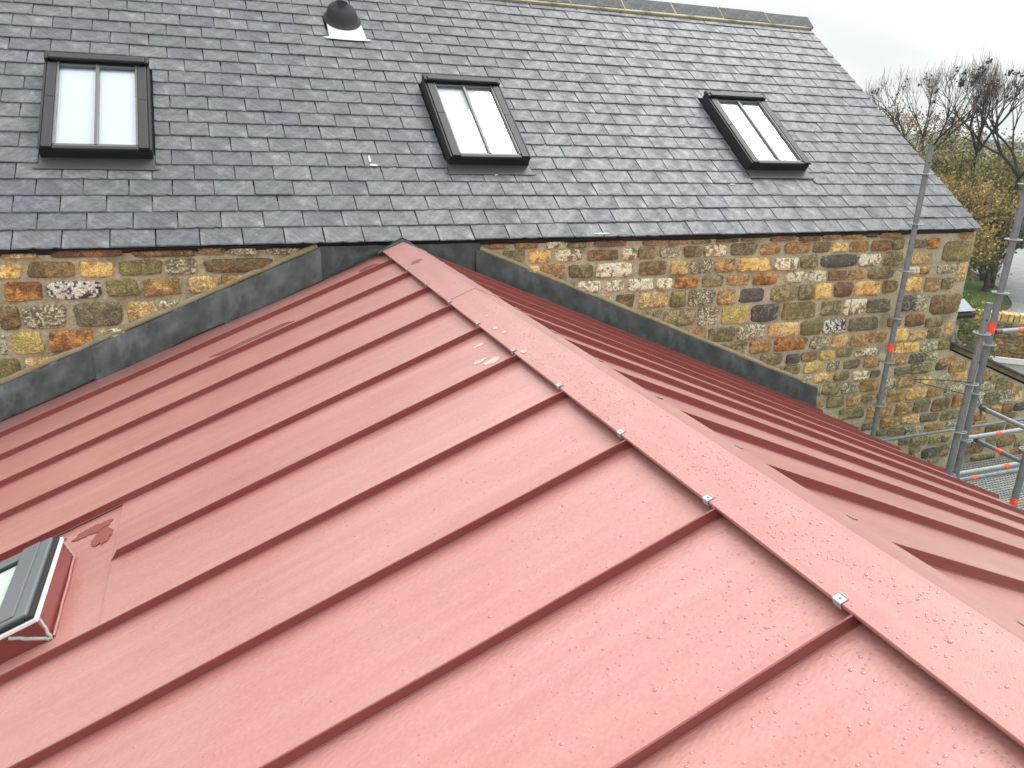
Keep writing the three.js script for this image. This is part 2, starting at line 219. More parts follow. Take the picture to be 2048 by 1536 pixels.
for (const [x, y, w, h, k] of mainStones) part('stone', stoneGeo(x, y, w * .985, h * .97, ZW, R, .010 + .014 * R()), mStone[k], wall);
{ // the courses go on beyond the frame to the left and low on the right
  const pick = 'ctbngyrmtwdcob';
  for (let y = -.16; y > -1.5; y -= .205) { let x = -2.92 - R() * .1; const end = -4.0; while (x > end) { const w = .2 + .2 * R(); part('stone', stoneGeo(x - w / 2, y, w, .15 + .03 * R(), ZW, R, .015 + .012 * R()), mStone[pick[Math.floor(R() * pick.length)]], wall); x -= w + .045; } }
  for (let y = -2.70; y > -3.4; y -= .19) { let x = 5.0 + R() * .2; while (x < 6.1) { const w = .18 + .16 * R(); part('stone', stoneGeo(x + w / 2, y, w, .14, ZW, R, .018), mStone[pick[Math.floor(R() * pick.length)]], wall); x += w + .04; } }
}

// ---- slate roof (local axes: x along the eaves, y up the slope, z off the slope)
const roof = new THREE.Group(); roof.name = 'slate_roof'; house.add(roof);
roof.position.set(0, -.012, -.39).sub(house.position); roof.rotation.x = -(Math.PI / 2 - PC);
const XV = 6.314, GA = .1765, SW = .2945, LS = 3.86, XL = -4.7;
const RL = [[-2.495, .915], [.595, .903], [3.734, .889]], RW = .753, RH = 1.169;
const VENT = [.02, 2.80];
loc('roof_deck', box(XL, XV - .03, .03, LS - .02, -.10, -.022), mSeal, roof);
const slatePolys = [];
function slateGeo(w, len, rnd) {
  const T = [], n = 9, ch = .0035 + .003 * rnd();
  const cl = rnd() < .18 ? .006 + .016 * rnd() : .001, cr = rnd() < .18 ? .006 + .016 * rnd() : .001;
  for (let i = 0; i <= n; i++) { const t = i / n; let y = (rnd() - .5) * .0022 + (rnd() < .06 ? rnd() * .008 : 0); if (i === 0) y += cl; if (i === n) y += cr; T.push([-w / 2 + t * w, y]); }
  const out = [...T, [w / 2 + (rnd() - .5) * .003, len * .45], [w / 2, len], [-w / 2, len], [-w / 2 + (rnd() - .5) * .003, len * .45]];
  const N = out.length, P = [], U = [], I = [], mu = rnd() < .5 ? -1 : 1, ou = rnd() * 7, ov = rnd() * 7, th = .0072 + .002 * rnd();
  const top = out.map(([x, y], i) => { let iy = y, ix = x; if (i <= n) iy += ch * (.5 + rnd()); if (y < len * .9) ix -= Math.sign(x) * (Math.abs(x) > w / 2 - .01 ? ch * .5 : 0); return [ix, iy]; });
  top.forEach(p => { P.push(p[0], p[1], th); U.push(p[0] * mu + ou, p[1] + ov); });
  const tri = THREE.ShapeUtils.triangulateShape(top.map(p => new THREE.Vector2(...p)), []);
  for (const t of tri) I.push(...t);
  const b = P.length / 3;   // bevel: own vertices so that the dressed edge stays crisp
  for (let i = 0; i < N; i++) { P.push(top[i][0], top[i][1], th); U.push(top[i][0] + ou, top[i][1] + ov); }
  for (let i = 0; i < N; i++) { P.push(out[i][0], out[i][1], th * .35); U.push(out[i][0] + ou, out[i][1] + ov + .004); }
  for (let i = 0; i < N; i++) { P.push(out[i][0], out[i][1], 0); U.push(out[i][0] + ou, out[i][1] + ov + .01); }
  for (let r = 0; r < 2; r++) for (let i = 0; i < N; i++) { const a = b + r * N + i, c = b + r * N + (i + 1) % N; I.push(a, a + N, c, c, a + N, c + N); }
  return quadsGeo(P, U, I);
}
const slateVar = {}; // a few shapes for each width
function slateShape(w, k) { const key = Math.round(w * 100) + '_' + k; if (!slateVar[key]) slateVar[key] = slateGeo(Math.round(w * 100) / 100, .30, mulberry(1000 + Math.round(w * 100) * 31 + k * 7)); return slateVar[key]; }
const slates = [];
for (let c = 0; c < 22; c++) {
  const s = c * GA; let x = XL + (c % 2) * SW / 2 + (R() - .5) * .03;
  while (x < XV) {
    let a = x, b = x + SW + (R() - .5) * .012; x = b;
    if (b > XV - .06) { b = XV; x = XV + 1; }
    let segs = [[a, b]];
    for (const [rx, rs] of RL) { const lo = rs - .11, hi = rs + RH - .03; if (s + GA > lo + .09 && s < hi - .05) segs = segs.flatMap(([p, q]) => { const o = []; if (p < rx - .012) o.push([p, Math.min(q, rx - .012)]); if (q > rx + RW + .012) o.push([Math.max(p, rx + RW + .012), q]); return o; }); }
    if (s > 2.75 && s < 3.1) segs = segs.flatMap(([p, q]) => { const o = []; if (p < -.165) o.push([p, Math.min(q, -.165)]); if (q > .20) o.push([Math.max(p, .20), q]); return o; });
    for (const [p, q] of segs) if (q - p > .03) slates.push([(p + q) / 2, s + (R() - .5) * .005, q - p - .005, c]);
  }
}
{ // the 300 that show largest are single slates, the rest one part
  roof.updateWorldMatrix(true, false); const cp = camera.position, w = V(0, 0, 0); camera.updateMatrixWorld(true); camera.updateProjectionMatrix();
  const area = slates.map(sl => { w.set(sl[0], sl[1] + GA / 2, 0); roof.localToWorld(w); const d = w.distanceTo(cp), ndc = w.clone().project(camera); const vis = Math.abs(ndc.x) < 1.02 && Math.abs(ndc.y) < 1.02; const n = V(0, Math.cos(PC), Math.sin(PC)), cs = Math.abs(cp.clone().sub(w).normalize().dot(n)); return vis ? sl[2] * GA * cs / d / d : 0; });
  const ord = slates.map((_, i) => i).sort((a, b) => area[b] - area[a]), big = new Set(ord.slice(0, 300)), rest = mSlate.map(() => []);
  slates.forEach((sl, i) => {
    const r1 = vnoise(sl[0] * 1.3 + 60, sl[1] * 1.6 + 60, 55), mi = Math.floor(clamp(.72 * R() + .45 * (r1 - .5) + .14, 0, .999) * mSlate.length), g = slateShape(sl[2], Math.floor(R() * 5));
    const tilt = Math.atan2(.016 + R() * .003, .30), yaw = (R() - .5) * .010, lift = .018 + (R() - .5) * .002 + (R() < .06 ? .003 : 0);
    if (big.has(i)) { const m = loc('slate', g, mSlate[mi], roof); m.position.set(sl[0], sl[1], lift); m.rotation.set(-tilt, 0, yaw); m.scale.x = sl[2] / (Math.round(sl[2] * 100) / 100); }
    else { const q = g.clone(); q.applyMatrix4(new THREE.Matrix4().compose(V(sl[0], sl[1], lift), new THREE.Quaternion().setFromEuler(new THREE.Euler(-tilt, 0, yaw)), V(sl[2] / (Math.round(sl[2] * 100) / 100), 1, 1))); rest[mi].push(q); }
  });
  const all = [], mats = []; rest.forEach((l, i) => { if (l.length) { all.push(merge(l)); mats.push(mSlate[i]); } });
  const g = mergeGeometries(all, true); const m = new THREE.Mesh(g, mats); m.name = 'smaller_slates'; m.userData.kind = 'stuff'; m.castShadow = m.receiveShadow = true; roof.add(m);
}
// ridge tiles bedded on mortar
loc('ridge_mortar', rb(XL, XV + .01, LS - .06, LS + .055, -.03, .050, .015), std({ map: rep(tMortar, 1.6), bumpMap: rep(tMortarBump, 1.6), bumpScale: .01, roughness: .95 }), roof);
for (let i = 0; i < 15; i++) {
  const x1 = 6.345 - i * .714, x0 = x1 - .699;
  const g = prism([[LS - .028, .030], [LS + .175, .056], [LS + .20, .02], [LS + .175, -.22], [LS + .14, -.22], [LS + .15, .0], [LS - .028, -.005]], V(x0, 0, 0), V(0, 1, 0), V(0, 0, 1), V(x1 - x0, 0, 0));
  const m = loc('ridge_tile', g, mRidge, roof); m.position.z = .025 + (R() - .5) * .006; m.rotation.z = (R() - .5) * .004;
  if (i) loc('ridge_joint', prism([[LS - .024, .026], [LS + .17, .050], [LS + .17, 0], [LS - .024, 0]], V(x1 - .002, 0, .028), V(0, 1, 0), V(0, 0, 1), V(.019, 0, 0)), mMortar, roof);
}
// ---- three rooflights
const mSpacer = std({ color: lin(.42, .43, .43), roughness: .4, metalness: .5 });
RL.forEach(([x, s], i) => {
  const g = new THREE.Group(); g.name = 'rooflight'; g.userData.label = ['black rooflight left of the vent pipe with bluish white panes', 'black rooflight above the red roof ridge with white panes', 'black rooflight near the gable verge with greenish white panes'][i];
  roof.add(g); g.position.set(x, s, .070);
  const W = RW, H = RH;
  // upstand, sash, hood, glazing
  loc('upstand', merge([rb(0, .05, .028, H, -.085, .05, .004), rb(W - .05, W, .028, H, -.085, .05, .004), rb(.05, W - .05, .030, .05, -.085, .045, .004), rb(.05, W - .05, H - .06, H, -.085, .05, .004)]), mBlack, g);
  for (const [a, b] of [[.022, .088], [W - .088, W - .022]]) { loc('jamb_cover', rb(a, b, .012, H * .52, .048, .066, .004), mFrame, g); loc('jamb_cover', rb(a, b, H * .523, H - .11, .048, .065, .004), mFrame, g); }
  for (const [a, b] of [[.0, .016], [W - .016, W]]) loc('side_gutter', rb(a, b, .0, H, .046, .058, .004), mBlack, g);
  loc('sash', merge([rb(.090, .104, .05, H - .09, .03, .060, .003), rb(W - .104, W - .090, .05, H - .09, .03, .060, .003), rb(.090, W - .090, .040, .066, .03, .053, .003), rb(.104, W - .104, H - .125, H - .10, .03, .052, .003)]), mBar, g);
  loc('bottom_rail', rb(.090, W - .090, -.002, .036, .03, .062, .008), mFrame, g);
  const hood = loc('hood', merge([rb(-.004, W + .004, H - .045, H + .012, .04, .078, .008), rb(.03, W - .03, H - .092, H - .030, .070, .098, .010)]), mFrame, g);
  loc('hood_cap', rb(.0, .03, H - .09, H + .0, .055, .086, .006), mBlack, hood); loc('hood_cap', rb(W - .03, W, H - .09, H + .0, .055, .086, .006), mBlack, hood);
  loc('glazing_bar', rb(W / 2 - .013, W / 2 + .013, .055, H - .10, .036, .058, .004), mBar, g);
  for (const [a, b] of [[.105, W / 2 - .012], [W / 2 + .012, W - .105]]) loc('pane', box(a, b, .06, H - .10, .036, .040), mGlass, g);
  for (const [a, b] of [[.112, W / 2 - .018], [W / 2 + .018, W - .112]]) loc('spacer', merge([box(a, b, .068, .078, .026, .032), box(a, b, H - .118, H - .106, .026, .032), box(a, a + .008, .078, H - .118, .026, .032), box(b - .008, b, .078, H - .118, .026, .032)]), mSpacer, g);
  loc('blind', box(.06, W - .06, .036, H - .06, .016, .020), std({ map: tBlind, roughness: .8, color: [lin(.50, .55, .66), lin(.55, .57, .60), lin(.47, .53, .52)][i] }), g);
  // lead-grey apron below, with small tails
  loc('apron', prism([[-.008, .03], [-.012, -.088], [-.05, -.094], [-.035, -.103], [.0, -.106], [W, -.108], [W + .03, -.105], [W + .05, -.096], [W + .012, -.090], [W + .008, .03]], V(0, 0, -.044), V(1, 0, 0), V(0, 1, 0), V(0, 0, .003)), std({ color: lin(.06, .064, .07), roughness: .5, metalness: .1, bumpMap: rep(tSlateBump, 3), bumpScale: .0012 }), g);
  loc('apron_skirt', rb(.002, W - .002, .018, .028, -.043, .040, .003), mBlack, g);
});
// ---- vent: rubber boot on a white plate
{
  const g = new THREE.Group(); g.name = 'roof_vent'; g.userData.label = 'black rubber pipe boot on a white flashing plate'; roof.add(g); g.position.set(.02, 2.79, .03);
  loc('base_plate', prism([[-.235, 0], [-.19, -.022], [-.05, -.03], [.1, -.031], [.20, -.024], [.245, -.004], [.19, .012], [.168, .40], [-.16, .40], [-.172, .012]], V(0, 0, 0), V(1, 0, 0), V(0, 1, 0), V(0, 0, .004)), std({ color: lin(.5, .51, .52), roughness: .5 }), g);
  const pts = [[.185, 0], [.180, .008], [.160, .014], [.152, .035], [.147, .07], [.137, .10], [.120, .122]].map(p => new THREE.Vector2(...p));
  for (let i = 0; i < 4; i++) { pts.push(new THREE.Vector2(.112 - i * .012, .126 + i * .008), new THREE.Vector2(.106 - i * .012, .130 + i * .008)); }
  pts.push(new THREE.Vector2(.066, .160), new THREE.Vector2(.060, .162), new THREE.Vector2(.056, .13));
  const boot = new THREE.LatheGeometry(pts, 36); boot.rotateX(Math.PI / 2);
  const p = boot.attributes.position; for (let i = 0; i < p.count; i++) { const z = p.getZ(i); p.setY(i, p.getY(i) * (1.05 - .2 * z / .16) + z * .62); } boot.computeVertexNormals();
  const bm = loc('rubber_boot', boot, mRubber, g); bm.position.set(0, .325, .004); bm.scale.z = .72;
  loc('pipe_end', tube(V(0, .39, .075), V(0, .416, .104), .054, 24), mSeal, g);
}
// splashes on the slates
function splat(cx, cy, rx, ry, seed, n = 22) { const r = mulberry(seed), p = []; for (let i = 0; i < n; i++) { const t = i / n * 6.283, k = .55 + .6 * r(); p.push([cx + Math.cos(t) * rx * k, cy + Math.sin(t) * ry * k]); } return p; }
[[-.08, .985, .012, .05, 3], [-.06, .90, .035, .014, 4], [1.05, .812, .16, .006, 5], [1.0, .80, .02, .016, 6], [1.75, .03, .10, .010, 7], [3.45, .69, .05, .006, 8]].forEach(([x, y, a, b, s]) => loc('lime_splash', prism(splat(x, y, a, b, s), V(0, 0, .0305 - ((y % GA) / GA) * .008), V(1, 0, 0), V(0, 1, 0), V(0, 0, .0012)), std({ color: lin(.62, .66, .66), roughness: .9 }), roof));

// ---- lead flashing against the wall
function leadSheet(x0, x1, top, bot, seed, z, mat, lip = .014, th = .004) {   // top/bot: y as functions of x
  const nx = Math.max(6, Math.round(Math.abs(x1 - x0) / .045)), ny = 8, P = [], U = [], I = [];
  const f = (x, k) => { const y = lerp(bot(x), top(x), k); return [x, y, z + (1 - k) * lip + (vnoise(x * 7 + seed, k * 3 + seed, 5) - .5) * .014 + (vnoise(x * 22 + seed, k * 5 + seed, 6) - .5) * .004]; };
  for (const s of [0, 1]) for (let j = 0; j <= ny; j++) for (let i = 0; i <= nx; i++) { const x = lerp(x0, x1, i / nx), q = f(x, j / ny); P.push(q[0], q[1] + (j === 0 ? (vnoise(x * 5, seed, 9) - .5) * .026 : 0), q[2] - s * th); U.push(x, j / ny * .22); }
  const n1 = (nx + 1) * (ny + 1), rev = x1 < x0;
  const q4 = (a, b, c, d) => rev ? I.push(a, c, b, a, d, c) : I.push(a, b, c, a, c, d);
  for (let j = 0; j < ny; j++) for (let i = 0; i < nx; i++) { const a = j * (nx + 1) + i; q4(a, a + 1, a + nx + 2, a + nx + 1); q4(n1 + a, n1 + a + nx + 1, n1 + a + nx + 2, n1 + a + 1); }
  for (let i = 0; i < nx; i++) { q4(n1 + i, n1 + i + 1, i + 1, i); const a = ny * (nx + 1) + i; q4(a, a + 1, n1 + a + 1, n1 + a); }
  for (let j = 0; j < ny; j++) { const a = j * (nx + 1), b = a + nx; q4(a, a + nx + 1, n1 + a + nx + 1, n1 + a); q4(b, n1 + b, n1 + b + nx + 1, b + nx + 1); }
  return quadsGeo(P, U, I);
}
const flash = new THREE.Group(); flash.name = 'lead_flashing'; house.add(flash);
const topL = x => -.048 + (x + .648) * .4076, botL = x => x * Math.tan(AL) - .030, topR = x => -.092 - (x - .648) * .4064, botR = x => -x * Math.tan(AR) - .036;
[[-.62, -1.34], [-1.30, -2.24], [-2.19, -3.1], [-3.05, -4.3]].forEach(([a, b], i) => part('lead_sheet', leadSheet(b, a, topL, botL, 11 + i * 7, ZW + .030 + (3 - i) * .007, mLead), mLead, flash));
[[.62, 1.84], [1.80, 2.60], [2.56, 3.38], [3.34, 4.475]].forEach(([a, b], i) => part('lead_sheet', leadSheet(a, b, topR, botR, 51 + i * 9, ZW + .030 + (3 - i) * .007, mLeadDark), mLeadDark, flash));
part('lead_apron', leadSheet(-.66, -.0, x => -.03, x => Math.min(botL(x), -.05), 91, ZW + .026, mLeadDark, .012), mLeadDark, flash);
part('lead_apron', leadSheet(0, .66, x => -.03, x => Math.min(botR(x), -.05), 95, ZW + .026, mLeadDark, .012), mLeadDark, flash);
const bead = (f, x0, x1) => { const n = 40, g = []; const P = []; for (let i = 0; i <= n; i++) { const x = lerp(x0, x1, i / n); P.push(V(x, f(x) + .018 + (vnoise(x * 9 + 40, 3, 8) - .5) * .008, ZW + .008)); } return new THREE.TubeGeometry(new THREE.CatmullRomCurve3(P), 80, .026, 6, false); };
const mPoint = std({ map: rep(tMortar, 2, 20), color: lin(1.1, 1.08, 1.0), bumpMap: rep(tMortarBump, 2, 20), bumpScale: .006, roughness: .95 });
part('mortar_fillet', bead(topL, -.64, -4.2), mPoint, flash); part('mortar_fillet', bead(topR, .66, 4.46), mPoint, flash);

// ------------------------------------------------------------------ extension with the red standing seam roof
const ext = thing('extension', 'single storey extension with red standing seam metal roof and folded ridge cap', 'extension', [0, GY, 3]);
const cL = Math.cos(AL), sL = Math.sin(AL), cR = Math.cos(AR), sR = Math.sin(AR);
const side = { L: { d: V(-cL, -sL, 0), n: V(-sL, cL, 0) }, R: { d: V(cR, -sR, 0), n: V(sR, cR, 0) } };
const at = (sd, z, t, o) => V(0, 0, z).addScaledVector(side[sd].d, t).addScaledVector(side[sd].n, o);
const PAN = -.036, TE = 4.8, ZE = 8.0;
const oil = (sd, z, t) => (vnoise(z * 2.2 + (sd === 'L' ? 10 : 70), t * .9 + 20, 301) - .5) * .0075 + (vnoise(z * 5 + 30, t * 2.1 + 30, 305) - .5) * .0016;
function panGeo(sd, z0, z1, t0, t1, off = 0) {            // one tray: sheet with edges turned up into the seams
  const nz = 12, nt = Math.max(4, Math.round((t1 - t0) / .22)), P = [], U = [], I = [];
  for (let k = 0; k < 2; k++) for (let j = 0; j <= nt; j++) for (let i = 0; i <= nz; i++) {
    const z = lerp(z0, z1, i / nz), t = lerp(t0, t1, j / nt), e = Math.min(1, Math.min(i, nz - i) / 2);
    let o = PAN + off + e * oil(sd, z, t) - k * .003; const p = at(sd, z, t, o); P.push(p.x, p.y, p.z); U.push(z, t + (sd === 'L' ? 0 : 3.3));
  }
  const n1 = (nz + 1) * (nt + 1), fl = sd === 'R';
  const q = (a, b, c, d) => fl ? I.push(a, c, b, a, d, c) : I.push(a, b, c, a, c, d);
  for (let j = 0; j < nt; j++) for (let i = 0; i < nz; i++) { const a = j * (nz + 1) + i; q(a, a + nz + 1, a + nz + 2, a + 1); q(n1 + a, n1 + a + 1, n1 + a + nz + 2, n1 + a + nz + 1); }
  for (let i = 0; i < nz; i++) { const a = nt * (nz + 1) + i; q(a, n1 + a, n1 + a + 1, a + 1); q(i, i + 1, n1 + i + 1, n1 + i); }
  return quadsGeo(P, U, I).applyMatrix4(new THREE.Matrix4());
}
// seam: upright web with a folded head that leans towards the gable end
const seamProfile = [[-.0045, .0008], [-.0025, .0025], [-.0025, .0338], [-.0018, .0345], [.0026, .0345], [.0033, .0338], [.0033, .0235], [.0026, .0228], [.0025, .0035], [.0045, .0008], [.0045, -.002], [-.0045, -.002]];
function seamGeo(sd, z, t0, t1, cut = 0) {   // rolled along the slope with the small waver of hand-closed seams
  const n = Math.max(6, Math.round((t1 - t0) / .14)), k = seamProfile.length, P = [], U = [], I = [], per = [0]; for (let i = 0; i < k; i++) { const a = seamProfile[i], b = seamProfile[(i + 1) % k]; per.push(per[i] + Math.hypot(a[0] - b[0], a[1] - b[1])); }
  const pos = (j, i) => { const [a, b] = seamProfile[i % k], f = j / n; let t = lerp(t0, t1, f); const w = (vnoise(t * 2.3 + z * 7, z * 3.1 + 5, 611) - .5) * .006 * Math.max(0, b) / .034 + (vnoise(t * 7 + z * 5, z * 1.7 + 9, 613) - .5) * .0024 * Math.max(0, b) / .034, hh = 1 + (vnoise(t * 3 + 2, z * 2 + 7, 617) - .5) * .07; if (j === n && cut) t -= Math.max(0, b) * cut; return at(sd, z + a + w, t, PAN + b * hh); };
  for (let i = 0; i < k; i++) for (let j = 0; j <= n; j++) for (const e of [0, 1]) { const v = pos(j, i + e); P.push(v.x, v.y, v.z); U.push(per[i + e], lerp(t0, t1, j / n)); }
  const fl = sd === 'L'; for (let i = 0; i < k; i++) for (let j = 0; j < n; j++) { const a = (i * (n + 1) + j) * 2; fl ? I.push(a, a + 1, a + 3, a, a + 3, a + 2) : I.push(a, a + 3, a + 1, a, a + 2, a + 3); }
  const tri = THREE.ShapeUtils.triangulateShape(seamProfile.map(p => new THREE.Vector2(...p)), []); for (const j of [0, n]) { const b = P.length / 3; for (let i = 0; i < k; i++) { const v = pos(j, i); P.push(v.x, v.y, v.z); U.push(0, 0); } for (const [x, y, w] of tri) ((j === 0) === fl) ? I.push(b + x, b + w, b + y) : I.push(b + x, b + y, b + w); }
  return quadsGeo(P, U, I);
}
const ZS = -.015, ZR = -.24;
const lz = [ZW + .012]; for (let n = 0; n < 17; n++) lz.push(ZS + .5 * n); lz.push(ZE);
for (let i = 0; i < lz.length - 1; i++) {
  const a = lz[i], b = lz[i + 1];
  if (i === 5 || i === 6) { part('roof_panel', panGeo('L', a + .001, b - .001, .012, 2.026, .0020), mRedLit, ext); if (i === 5) { } }
  else part('roof_panel', panGeo('L', a + .001, b - .001, .012, TE), mRedLit, ext);
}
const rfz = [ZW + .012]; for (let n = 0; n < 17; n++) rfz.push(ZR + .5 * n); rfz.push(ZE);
for (let i = 0; i < rfz.length - 1; i++) part('roof_panel', panGeo('R', rfz[i] + .001, rfz[i + 1] - .001, .012, TE), mRedLit, ext);
// wide flat sheet that carries the rooflight (between the fourth and sixth seams)
part('rooflight_sheet', panGeo('L', 1.986, 2.984, 2.008, TE, -.0055), mRedLit, ext, 'wide flat red sheet around the rooflight, wet in patches');
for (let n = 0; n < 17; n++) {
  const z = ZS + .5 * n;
  part('standing_seam', n === 5 ? seamGeo('L', z, .03, 2.03, 1.2) : seamGeo('L', z, .03, TE), mRedShaded, ext);
  part('standing_seam', seamGeo('R', ZR + .5 * n, .03, TE - .0, 1.0), mRedShaded, ext);
}
// closures that fill the gap under the ridge cap, set back
for (const sd of ['L', 'R']) part('ridge_closure', frameBox(at(sd, ZW + .02, .016, PAN), V(0, 0, ZE - ZW), side[sd].d.clone().multiplyScalar(.003), side[sd].n.clone().multiplyScalar(.033)), mRedShaded, ext);
// ridge cap in lengths
const W2 = .173;
function capGeo(z0, z1, lift) {
  const P2 = (sd, t, o) => { const v = at(sd, 0, t, o + lift); return [v.x, v.y]; };
  const th = .0016;
  const poly = [P2('L', W2 - .004, -.012), P2('L', W2 + .001, -.0115), P2('L', W2 + .0022, -.002), P2('L', W2, .0008), P2('L', .085, .0015), P2('L', .012, .0022), [0, .0035 + lift], P2('R', .012, .0022), P2('R', .085, .0015), P2('R', W2, .0008), P2('R', W2 + .0022, -.002), P2('R', W2 + .001, -.0115), P2('R', W2 - .004, -.012), P2('R', W2 - .003, -.0035), P2('R', .012, -.0012), [0, -.002 + lift], P2('L', .012, -.0012), P2('L', W2 - .003, -.0035)];
  const n = 14, gs = []; for (let i = 0; i < n; i++) { }
  return prism(poly, V(0, 0, z0), V(1, 0, 0), V(0, 1, 0), V(0, 0, z1 - z0));
}
part('ridge_cap', capGeo(-.40, 1.415, .0030), mRedCapLit, ext); part('ridge_cap', capGeo(1.38, 3.26, 0), mRedCapLit, ext); part('ridge_cap', capGeo(3.225, ZE, .0028), mRedCapLit, ext);
// clips over the cap edge
function clipGeo(sd, z) {
  const d = side[sd].d, n = side[sd].n, zz = V(0, 0, 1), g = [], w = .026;
  const pl = (t, o, l, h) => frameBox(at(sd, z - w / 2, t, o), zz.clone().multiplyScalar(w), d.clone().multiplyScalar(l), n.clone().multiplyScalar(h));
  return merge([pl(W2 - .017, .0052, .0215, .0013), pl(W2 + .0034, -.012, .0013, .0172), pl(W2 - .0185, .0055, .002, .0035)]);
}
for (let n = 0; n < 16; n++) {
  for (const [sd, z] of [['L', -.061 + .5 * n], ['R', -.26 + .49 * n]]) {
    const cl = part('fixing_clip', clipGeo(sd, z), mClip, ext);
    const rv = new THREE.SphereGeometry(.0028, 8, 6); rv.scale(1, .5, 1); const c = at(sd, z, W2 - .007, .0066); rv.translate(c.x, c.y, c.z); part('rivet', rv, mBar, cl);
  }
}
// eaves trim and walls beneath
for (const sd of ['L', 'R']) {
  part('eaves_trim', frameBox(at(sd, ZW + .06, TE - .01, PAN - .09), V(0, 0, ZE - ZW - .06), side[sd].d.clone().multiplyScalar(.022), side[sd].n.clone().multiplyScalar(.088)), mWhite, ext);
  part('roof_deck', frameBox(at(sd, ZW + .06, .02, PAN - .13), V(0, 0, ZE - ZW - .06), side[sd].d.clone().multiplyScalar(TE - .05), side[sd].n.clone().multiplyScalar(.115)), mSeal, ext);
}
const ex0 = at('L', 0, TE, 0).x + .3, ex1 = at('R', 0, TE, 0).x - .3, ey = -1.95;
part('wall', merge([box(ex0, ex0 + .3, GY, ey, ZW + .1, ZE - .2), box(ex1 - .3, ex1, GY, ey, ZW + .1, ZE - .2)]), mMortar, ext);
part('gable_wall', prism([[ex0 + .31, GY], [ex1 - .31, GY], [ex1 - .31, ey - .02], [0, -.3], [ex0 + .31, ey - .02]], V(0, 0, ZE - .5), V(1, 0, 0), V(0, 1, 0), V(0, 0, .25)), mMortar, ext);
// lead saddle where the ridge meets the wall
{
  const P2 = (sd, t, o) => { const v = at(sd, 0, t, o); return [v.x, v.y]; };
  const poly = [P2('L', .21, -.004), P2('L', .21, .003), P2('L', .1, .014), P2('L', .03, .018), [0, .022], P2('R', .03, .018), P2('R', .1, .014), P2('R', .21, .003), P2('R', .21, -.004), [0, .006]];
  part('lead_saddle', prism(poly, V(0, 0, ZW + .01), V(1, 0, 0), V(0, 1, 0), V(0, 0, .105)), mLead, flash);
  part('lead_saddle', prism([[-.13, -.045], [-.05, .012], [0, .036], [.045, .014], [.12, -.04], [.1, -.05], [0, .02], [-.1, -.05]], V(0, 0, -.405), V(1, 0, 0), V(0, 1, 0), V(0, 0, .045)), mLeadDark, flash);
}
// wet films left by rain, scuffs: thin patches lying on the sheets
function film(name, sd, z, t, rz, rt, seed, mat, off = PAN, h = .0010, n = 72, skew = 0) {
  const r = mulberry(seed), p = [], ph = r() * 50; for (let i = 0; i < n; i++) { const a = i / n * 6.283; const k = .45 + .75 * (.6 * vnoise(Math.cos(a) * 2.2 + ph, Math.sin(a) * 2.2 + ph, seed) + .4 * vnoise(Math.cos(a) * 6 + ph, Math.sin(a) * 6 + ph, seed)) + .10 * (r() - .5); p.push([Math.cos(a) * rz * k + skew * Math.sin(a) * rt * k, Math.sin(a) * rt * k]); }
  const g = prism(p, at(sd, z, t, off + oil(sd, z, t) * (off === PAN ? 1 : 0) + .0004), V(0, 0, 1), side[sd].d, side[sd].n.clone().multiplyScalar(h));
  part(name, g, mat, ext);
}
[[2.10, 2.16, .05, .10, 3], [2.2, 2.10, .09, .05, 5], [2.06, 2.45, .04, .22, 7], [1.43, .27, .07, .09, 13], [.30, 1.3, .05, .34, 23], [-.2, .34, .05, .09, 31]].forEach(([z, t, a, b, s]) => film('wet_patch', 'L', z, t, a, b, s, mWet, z > 1.98 && z < 2.99 && t > 2.02 ? PAN - .0048 : PAN + .0012));
[[.36, .08, .045, .05, 61]].forEach(([z, t, a, b, s]) => film('wet_patch', 'L', z, t, a, b, s, mWet, .0055, .0005));
const mScuff = std({ color: lin(.56, .40, .37), roughness: .7 });
[[2.36, .26, .035, .05, 71], [2.30, .30, .02, .05, 73], [2.12, .24, .02, .04, 79], [2.44, .22, .012, .03, 83]].forEach(([z, t, a, b, s]) => film('pale_scuff', 'L', z, t, a, b, s, mScuff, PAN + .0012, .0006));
[[2.10, .13, .02, .016, 87], [2.2, .12, .012, .01, 89], [2.5, .14, .02, .015, 91], [1.9, .10, .01, .01, 93]].forEach(([z, t, a, b, s]) => film('pale_scuff', 'L', z, t, a, b, s, mScuff, .0022, .0006));

